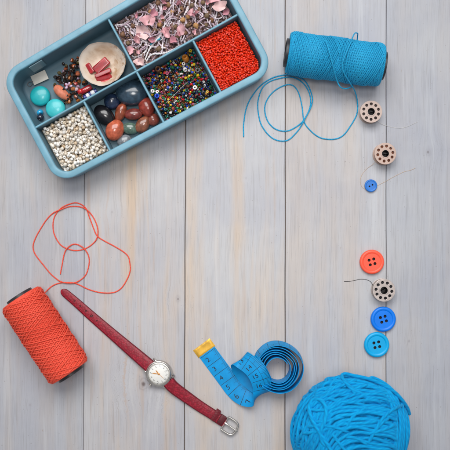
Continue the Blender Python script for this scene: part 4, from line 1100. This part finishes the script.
def rib(l, x, off):
    """point on the tape: l along, x across, off above the face"""
    i = np.clip(np.searchsorted(RL, l)-1, 0, len(RL)-2); f = (l-RL[i])/(RL[i+1]-RL[i]); f = np.asarray(f)[..., None]
    g = lambda Q: Q[i]*(1-f)+Q[i+1]*f
    return g(RP)+g(RW)*np.asarray(x)[..., None]+g(RN)*np.asarray(off)[..., None]
M_tape = plain('blue_tape', lin(4, 144, 208), .5, var=.1, scale=130, bump=.12, bscale=2500, spec=.25)
M_tink = plain('tape_ink', lin(14, 26, 42), .55, var=.1)
tm = thing('tape_measure', 'bright blue tape measure with a brass end, curled into a coil', 'tape measure', tp(0, 0, 0))
prof = [(-TWD/2, -.27), (-TWD/2, .27), (-TWD/2+.2, .31), (0, .31), (TWD/2-.2, .31), (TWD/2, .27), (TWD/2, -.27), (TWD/2-.2, -.31), (0, -.31), (-TWD/2+.2, -.31)]
ls = RL; V = []; K = len(prof)
for i in range(len(RL)):
    for (x, o_) in prof: V.append(RP[i]+RW[i]*x+RN[i]*o_)
F = [(i*K+j, i*K+(j+1) % K, (i+1)*K+(j+1) % K, (i+1)*K+j) for i in range(len(RL)-1) for j in range(K)]
F.append(tuple(range(K-1, -1, -1))); F.append(tuple((len(RL)-1)*K+j for j in range(K)))
mb = MB(); mb.add(V, F); band = obj('tape_band', mb, M_tape, tm, world=True, sharp=40)
def mark(mb, l0, l1, x0, x1, off):
    n_ = max(1, int((x1-x0)/2)); V = []
    m_ = max(1, int((l1-l0)/1.2))
    for i in range(m_+1):
        for j in range(n_+1): V.append(rib(np.array(l0+(l1-l0)*i/m_), np.array(x0+(x1-x0)*j/n_), np.array(off)))
    mb.add(V, [(i*(n_+1)+j, i*(n_+1)+j+1, (i+1)*(n_+1)+j+1, (i+1)*(n_+1)+j) for i in range(m_) for j in range(n_)])
mk = MB(); UN = 11.3
for n_ in range(1, 7):
    lc = 16.0+UN*(n_-2); le = lc+UN/2
    if le > 10: mark(mk, le-.2, le+.2, -TWD/2+.4, TWD/2-.3, .37)
    for q in range(1, 10):
        l = le+UN*q/10
        if l > 10 and l < 95: mark(mk, l-.1, l+.1, TWD/2-(5.2 if q == 5 else 3.2), TWD/2-.3, .37)
# the far side of the tape faces outward on the curl and on the coil
ltop = RL[np.argmax(RP[:900, 2])]
L14 = ltop+UN*.82
for k in range(-2, 30):
    le = L14+UN*(k-.5)
    mark(mk, le-.2, le+.2, -TWD/2+.4, TWD/2-.3, -.37)
    for q in range(1, 10):
        l = le+UN*q/10; mark(mk, l-.1, l+.1, TWD/2-(6 if q == 5 else 3.4), TWD/2-.3, -.37)
mark(mk, L14-UN*2.5, L14+UN*30, TWD/2-6.6, TWD/2-6.35, -.37)
mo = obj('scale_marks', mk, M_tink, tm, world=True, smooth=False); mo.parent = band
def number(s, lc, xc, size, back=False):
    V, F = text_flat(s, size)
    V = V.copy(); V[:, 0] *= 1.05
    if lc > RL[-1]-8: return
    if back: P3 = rib(lc+V[:, 1], xc+V[:, 0], np.full(len(V), -.54))
    else: P3 = rib(lc-V[:, 1], xc+V[:, 0], np.full(len(V), .42))
    mb = MB(); mb.add(P3, F); o = obj('number', mb, M_tink, tm, world=True, smooth=False); o.parent = band
for n_ in range(2, 9): number(str(n_), 16.0+UN*(n_-2), -3.9, 7.0)
for k, s in ((0, '14'), (-1, '15'), (-2, '16'), (1, '13'), (2, '12'), (3, '11'), (4, '10')): number(s, L14+UN*k, -3.0, 6.4, True)
# brass end
mb = MB(); V = []; G = []
M_brass = plain('brass', lin(212, 164, 58), .4, metal=.3, var=.2, scale=120, bump=.15, bscale=500)
NL, NW = 10, 14
for i in range(NL+1):
    for j in range(NW+1):
        l = -.4+9.6*i/NL; x = (-.5+j/NW)*(TWD+2.0)
        e = min(1, min(i, NL-i)/1.0, min(j, NW-j)/1.0); zz = .55+.55*e-.14*math.exp(-((l-4.6)/2.4)**2-((x)/5.5)**2)+.12*math.sin(j*1.7+i)*e
        V.append(tp(l, x+2, zz))
for i in range(NL+1):
    for j in range(NW+1): V.append(tp(-.4+9.6*i/NL, (-.5+j/NW)*(TWD+2.0)+2, .05))
q = (NL+1)*(NW+1); F = []
for i in range(NL):
    for j in range(NW):
        a = i*(NW+1)+j; F += [(a, a+NW+1, a+NW+2, a+1), (q+a, q+a+1, q+a+NW+2, q+a+NW+1)]
for i in range(NL): 
    for j in (0, NW): a = i*(NW+1)+j; F.append((a, a+NW+1, q+a+NW+1, q+a))
for j in range(NW):
    for i in (0, NL): a = i*(NW+1)+j; F.append((a, a+1, q+a+1, q+a))
mb.add(V, F); obj('brass_end', mb, M_brass, tm, world=True, sharp=50)

# ------------------------------------------------------------------ ball of yarn
def yarn_material():
    """soft matt acrylic yarn: faint plies, fine fibres along the strand"""
    t = NT('blue_yarn'); tc = t.n('ShaderNodeTexCoord'); sx = t.n('ShaderNodeSeparateXYZ'); t.l(tc.outputs['UV'], sx.inputs[0])
    ph = t.math('ADD', t.math('DIVIDE', sx.outputs[0], 7.0), t.math('MULTIPLY', sx.outputs[1], 3.0))
    w_ = t.math('MULTIPLY_ADD', t.math('SINE', t.math('MULTIPLY', ph, 2*PI)), .5, .5)
    cb = t.n('ShaderNodeCombineXYZ'); t.l(t.math('MULTIPLY', sx.outputs[0], .22), cb.inputs[0]); t.l(t.math('MULTIPLY', ph, 14.0), cb.inputs[1])
    fib = t.noise(cb.outputs[0], 1.3, 4, .7); nz = t.noise(tc.outputs['Object'], 60, 3)
    f = t.math('ADD', t.math('MULTIPLY', w_, .28), t.math('ADD', t.math('MULTIPLY', fib, .7), t.math('MULTIPLY_ADD', nz, .5, -.35)), clamp=True)
    t.l(t.mix(f, lin(0, 122, 188), lin(16, 186, 244)), t.b.inputs['Base Color']); t.b.inputs['Roughness'].default_value = .9; t.b.inputs['Specular IOR Level'].default_value = .15
    t.b.inputs['Sheen Weight'].default_value = .5; t.b.inputs['Sheen Roughness'].default_value = .4; t.b.inputs['Sheen Tint'].default_value = lin(90, 190, 245)
    t.bump(t.math('ADD', t.math('MULTIPLY', w_, .35), fib), .4, .0005); return t.m
rx, ry, rz = 56.0, 56.5, 44.0; zc = rz-1.0
YC = P(350.0, 432.5, zc); YC[2] = zc
yb = thing('yarn_ball', 'fat ball of bright blue yarn with loose loops at the bottom edge', 'yarn ball', (YC[0], YC[1], 0))
M_yarn = yarn_material()
yr = 1.6
mb = MB(); mb.blob(YC, (rx*.92, ry*.92, rz*.9), None, .0, 1, 40, 24)
def wrap(n_, d, lift, wob=.02, seed=0, a0=0, a1=2*PI):
    g = np.random.default_rng(seed); n_ = np.array(n_, float); n_ /= np.linalg.norm(n_)
    e1 = np.cross(n_, (0, 0, 1.0)) if abs(n_[2]) < .9 else np.cross(n_, (1.0, 0, 0)); e1 /= np.linalg.norm(e1); e2 = np.cross(n_, e1)
    N = 90; a = np.linspace(a0, a1, N, endpoint=(a1-a0 < 6.2)); dd = d+wob*np.sin(a*2+g.uniform(0, 6))+wob*.6*np.sin(a*3+g.uniform(0, 6))
    r = np.sqrt(np.maximum(1-dd**2, .02)); q = n_*dd[:, None]+e1*(r*np.cos(a))[:, None]+e2*(r*np.sin(a))[:, None]
    q = q*(lift+.012*np.sin(a*3+g.uniform(0, 6)))[:, None]*np.array([rx, ry, rz])+YC
    q[:, 2] = np.maximum(q[:, 2], yr*.9)
    mb.tube(q, yr*g.uniform(.94, 1.06), 9, closed=(a1-a0 > 6.2))
g = np.random.default_rng(11); sd = 0
for i in range(34):   # inner windings, all directions
    n_ = g.normal(0, 1, 3); wrap(n_, g.uniform(-.5, .5), .935+.008*g.normal(), .02, i)
for i, d in enumerate(np.arange(-.86, .90, .060)):     # across the middle
    wrap((.03+.02*g.normal(), 1, .05+.03*g.normal()), d, .945+.006*g.random(), .010, 100+i)
def surf(px, py, lift=1.03):
    h = zc+20
    for _ in range(14):
        p = P(px, py, h); ex, ey = (p[0]-YC[0])/(rx*lift), (p[1]-YC[1])/(ry*lift); u = ex*ex+ey*ey
        h = zc+rz*lift*math.sqrt(max(0, 1-u))
    q = P(px, py, h)
    if u > 1: q[:2] = YC[:2]+(q[:2]-YC[:2])/math.sqrt(u)
    return q
def surf_strand(pp, lift=1.04, r=yr, tuck=True):
    q = catmull(np.array([surf(x, y, lift) for x, y in pp]), 1.2)
    if tuck:      # both ends dive under the neighbours
        n_ = len(q); e = np.minimum(np.arange(n_), np.arange(n_)[::-1])/max(6, n_*.10); k = np.clip(1-e, 0, 1)**2*.13
        q = YC+(q-YC)*(1-k)[:, None]
    mb.tube(q, r*g.uniform(.93, 1.07), 10)
J = lambda a=.8: g.normal(0, a*1.35)
for j in range(9):          # left outline, following the edge
    surf_strand([(289.5+4.3*j+J(.5), 462), (290+4.3*j+J(.5), 440), (292.5+4*j+J(.5), 421), (300+3.4*j+J(.5), 406+.6*j), (312+2.8*j+J(.5), 395+1.0*j), (326+2*j, 387+1.4*j)], .985+.004*(j % 3))
for j in range(7):          # right end, top to bottom
    surf_strand([(372+3.2*j, 384+.4*j), (384+2.9*j+J(.4), 390+1.0*j), (391+2.6*j+J(.4), 404), (394+2.35*j+J(.4), 420), (394+2.4*j+J(.4), 438), (391+2.5*j, 462)], 1.0+.006*(j % 3))
for j in range(16):         # the long wraps: slanting up from the left, bending, then running right
    bx, by = 333+1.1*j+J(1.0), 401.5+3.8*j+J(.6)
    surf_strand([(bx-34, by+50), (bx-22+J(), by+29), (bx-11, by+11+J()), (bx-1, by+1.0), (bx+13, by-2.4+J(.6)), (bx+30, by-1.6+J(.6)), (390+J(1), by+2.5+J(.8)), (402, by+10)], 1.005+.022*g.random())
for j in range(6):          # shorter slanting strands on the left
    surf_strand([(292+6.0*j+J(), 452), (300+5.4*j+J(), 436-j), (310+4.4*j+J(), 421-1.5*j), (320+3*j, 409-1.5*j)], 1.005)
for j in range(7):          # over the far shoulder
    surf_strand([(306+2*j+J(), 402-3.0*j+J(.5)), (322+J(), 397.5-2.4*j+J(.6)), (342+J(), 396-2.5*j+J(.7)), (364+J(), 396.5-2.3*j+J(.6)), (384+J(), 399-1.6*j+J(.6)), (400, 409-2.0*j)], 1.0+.012*g.random())
for pp in (((314, 404), (330, 398), (345, 392.5), (360, 387), (372, 384)), ((318, 396), (334, 400), (350, 402.5), (368, 400), (384, 402)), ((322, 391), (338, 387), (352, 381), (360, 378)), ((340, 405), (356, 398), (374, 394), (390, 397))):
    surf_strand(pp, 1.03)
surf_strand([(338, 462), (331, 450), (324.5, 440), (317.5, 429), (311.6, 418), (309.2, 408), (311.8, 401), (317.5, 399), (323.5, 402.5), (326.3, 411), (325, 421), (321, 431), (322.5, 442), (329, 453)], 1.06, yr*1.05)
surf_strand([(356, 394), (349, 386.5), (343.5, 380), (341.8, 375.6), (345.5, 373.8), (354, 375.8), (364, 377.7), (374, 380.7), (385, 386), (395, 392.5), (402, 400), (407.5, 408), (411.5, 413.5)], 1.05, yr, False)
for _ in range(16):         # odd strands pulled out of line
    x0, y0, a_ = g.uniform(312, 388), g.uniform(396, 452), g.normal(.15, .45); L_ = g.uniform(14, 30); b_ = g.normal(0, .25)
    surf_strand([(x0+L_*t_*math.cos(a_+b_*t_), y0-L_*t_*math.sin(a_+b_*t_)) for t_ in np.linspace(-1, 1, 6)], 1.03+.015*g.random(), yr*.95)
surf_strand([(333, 384), (334.5, 379.5), (338, 377.6), (346, 382)], 1.03)
surf_strand([(326, 387), (336, 381.5), (346, 383.5), (356, 391), (366, 394.5), (380, 394)], 1.03)
surf_strand([(366, 377.5), (374, 378), (384, 383), (392, 389.5), (399, 397)], 1.035)
obj('yarn_winding', mb, M_yarn, yb, world=True, sharp=0)
fz = fuzz(mb, YC, 3600, (1.5, 4.5), .055, 21); o = obj('yarn_fuzz', fz, M_yarn, yb, world=True, sharp=0); o['kind'] = 'stuff'

# ------------------------------------------------------------------ light, world, camera
w = bpy.data.worlds.new('World'); scene.world = w; w.use_nodes = True
bg = w.node_tree.nodes['Background']; bg.inputs[0].default_value = (.93, .97, 1.05, 1); bg.inputs[1].default_value = .30
def area(name, loc, target, sx, sy, power, colr):
    l = bpy.data.lights.new(name, 'AREA'); l.shape = 'RECTANGLE'; l.size = sx; l.size_y = sy; l.energy = power; l.color = colr
    o = bpy.data.objects.new(name, l); col.objects.link(o); o.location = loc
    o.rotation_euler = (Vector(target)-Vector(loc)).to_track_quat('-Z', 'Y').to_euler(); return o
area('window_light', (-.1, 1.0, 1.5), (0, 0, 0), 1.5, 1.0, 32, (1.0, .99, .975))
sp_ = bpy.data.lights.new('centre_pool_spot', 'SPOT'); sp_.energy = 34; sp_.spot_size = math.radians(31); sp_.spot_blend = 1.0; sp_.shadow_soft_size = .22; sp_.color = (1.0, .975, .945)  # added soft spot, brightens the middle so the edges fall off
so_ = bpy.data.objects.new('centre_pool_spot', sp_); col.objects.link(so_); so_.location = (0, .12, 1.7); so_.rotation_euler = Vector((0, -.12+.01, -1.7)).to_track_quat('-Z', 'Y').to_euler()

cam = bpy.data.cameras.new('camera'); co = bpy.data.objects.new('camera', cam); col.objects.link(co)
cam.sensor_width = 36; cam.lens = 36*H/450.0; cam.clip_start = .01; cam.clip_end = 20
co.location = (0, 0, H*S); co.rotation_euler = (0, 0, 0)
cam.dof.use_dof = True; cam.dof.focus_distance = (H-6)*S; cam.dof.aperture_fstop = 5.6
scene.camera = co
scene.view_settings.view_transform = 'Standard'; scene.view_settings.look = 'None'; scene.view_settings.exposure = 0
scene.render.engine = 'CYCLES'
scene.cycles.use_denoising = True
scene.cycles.max_bounces = 8
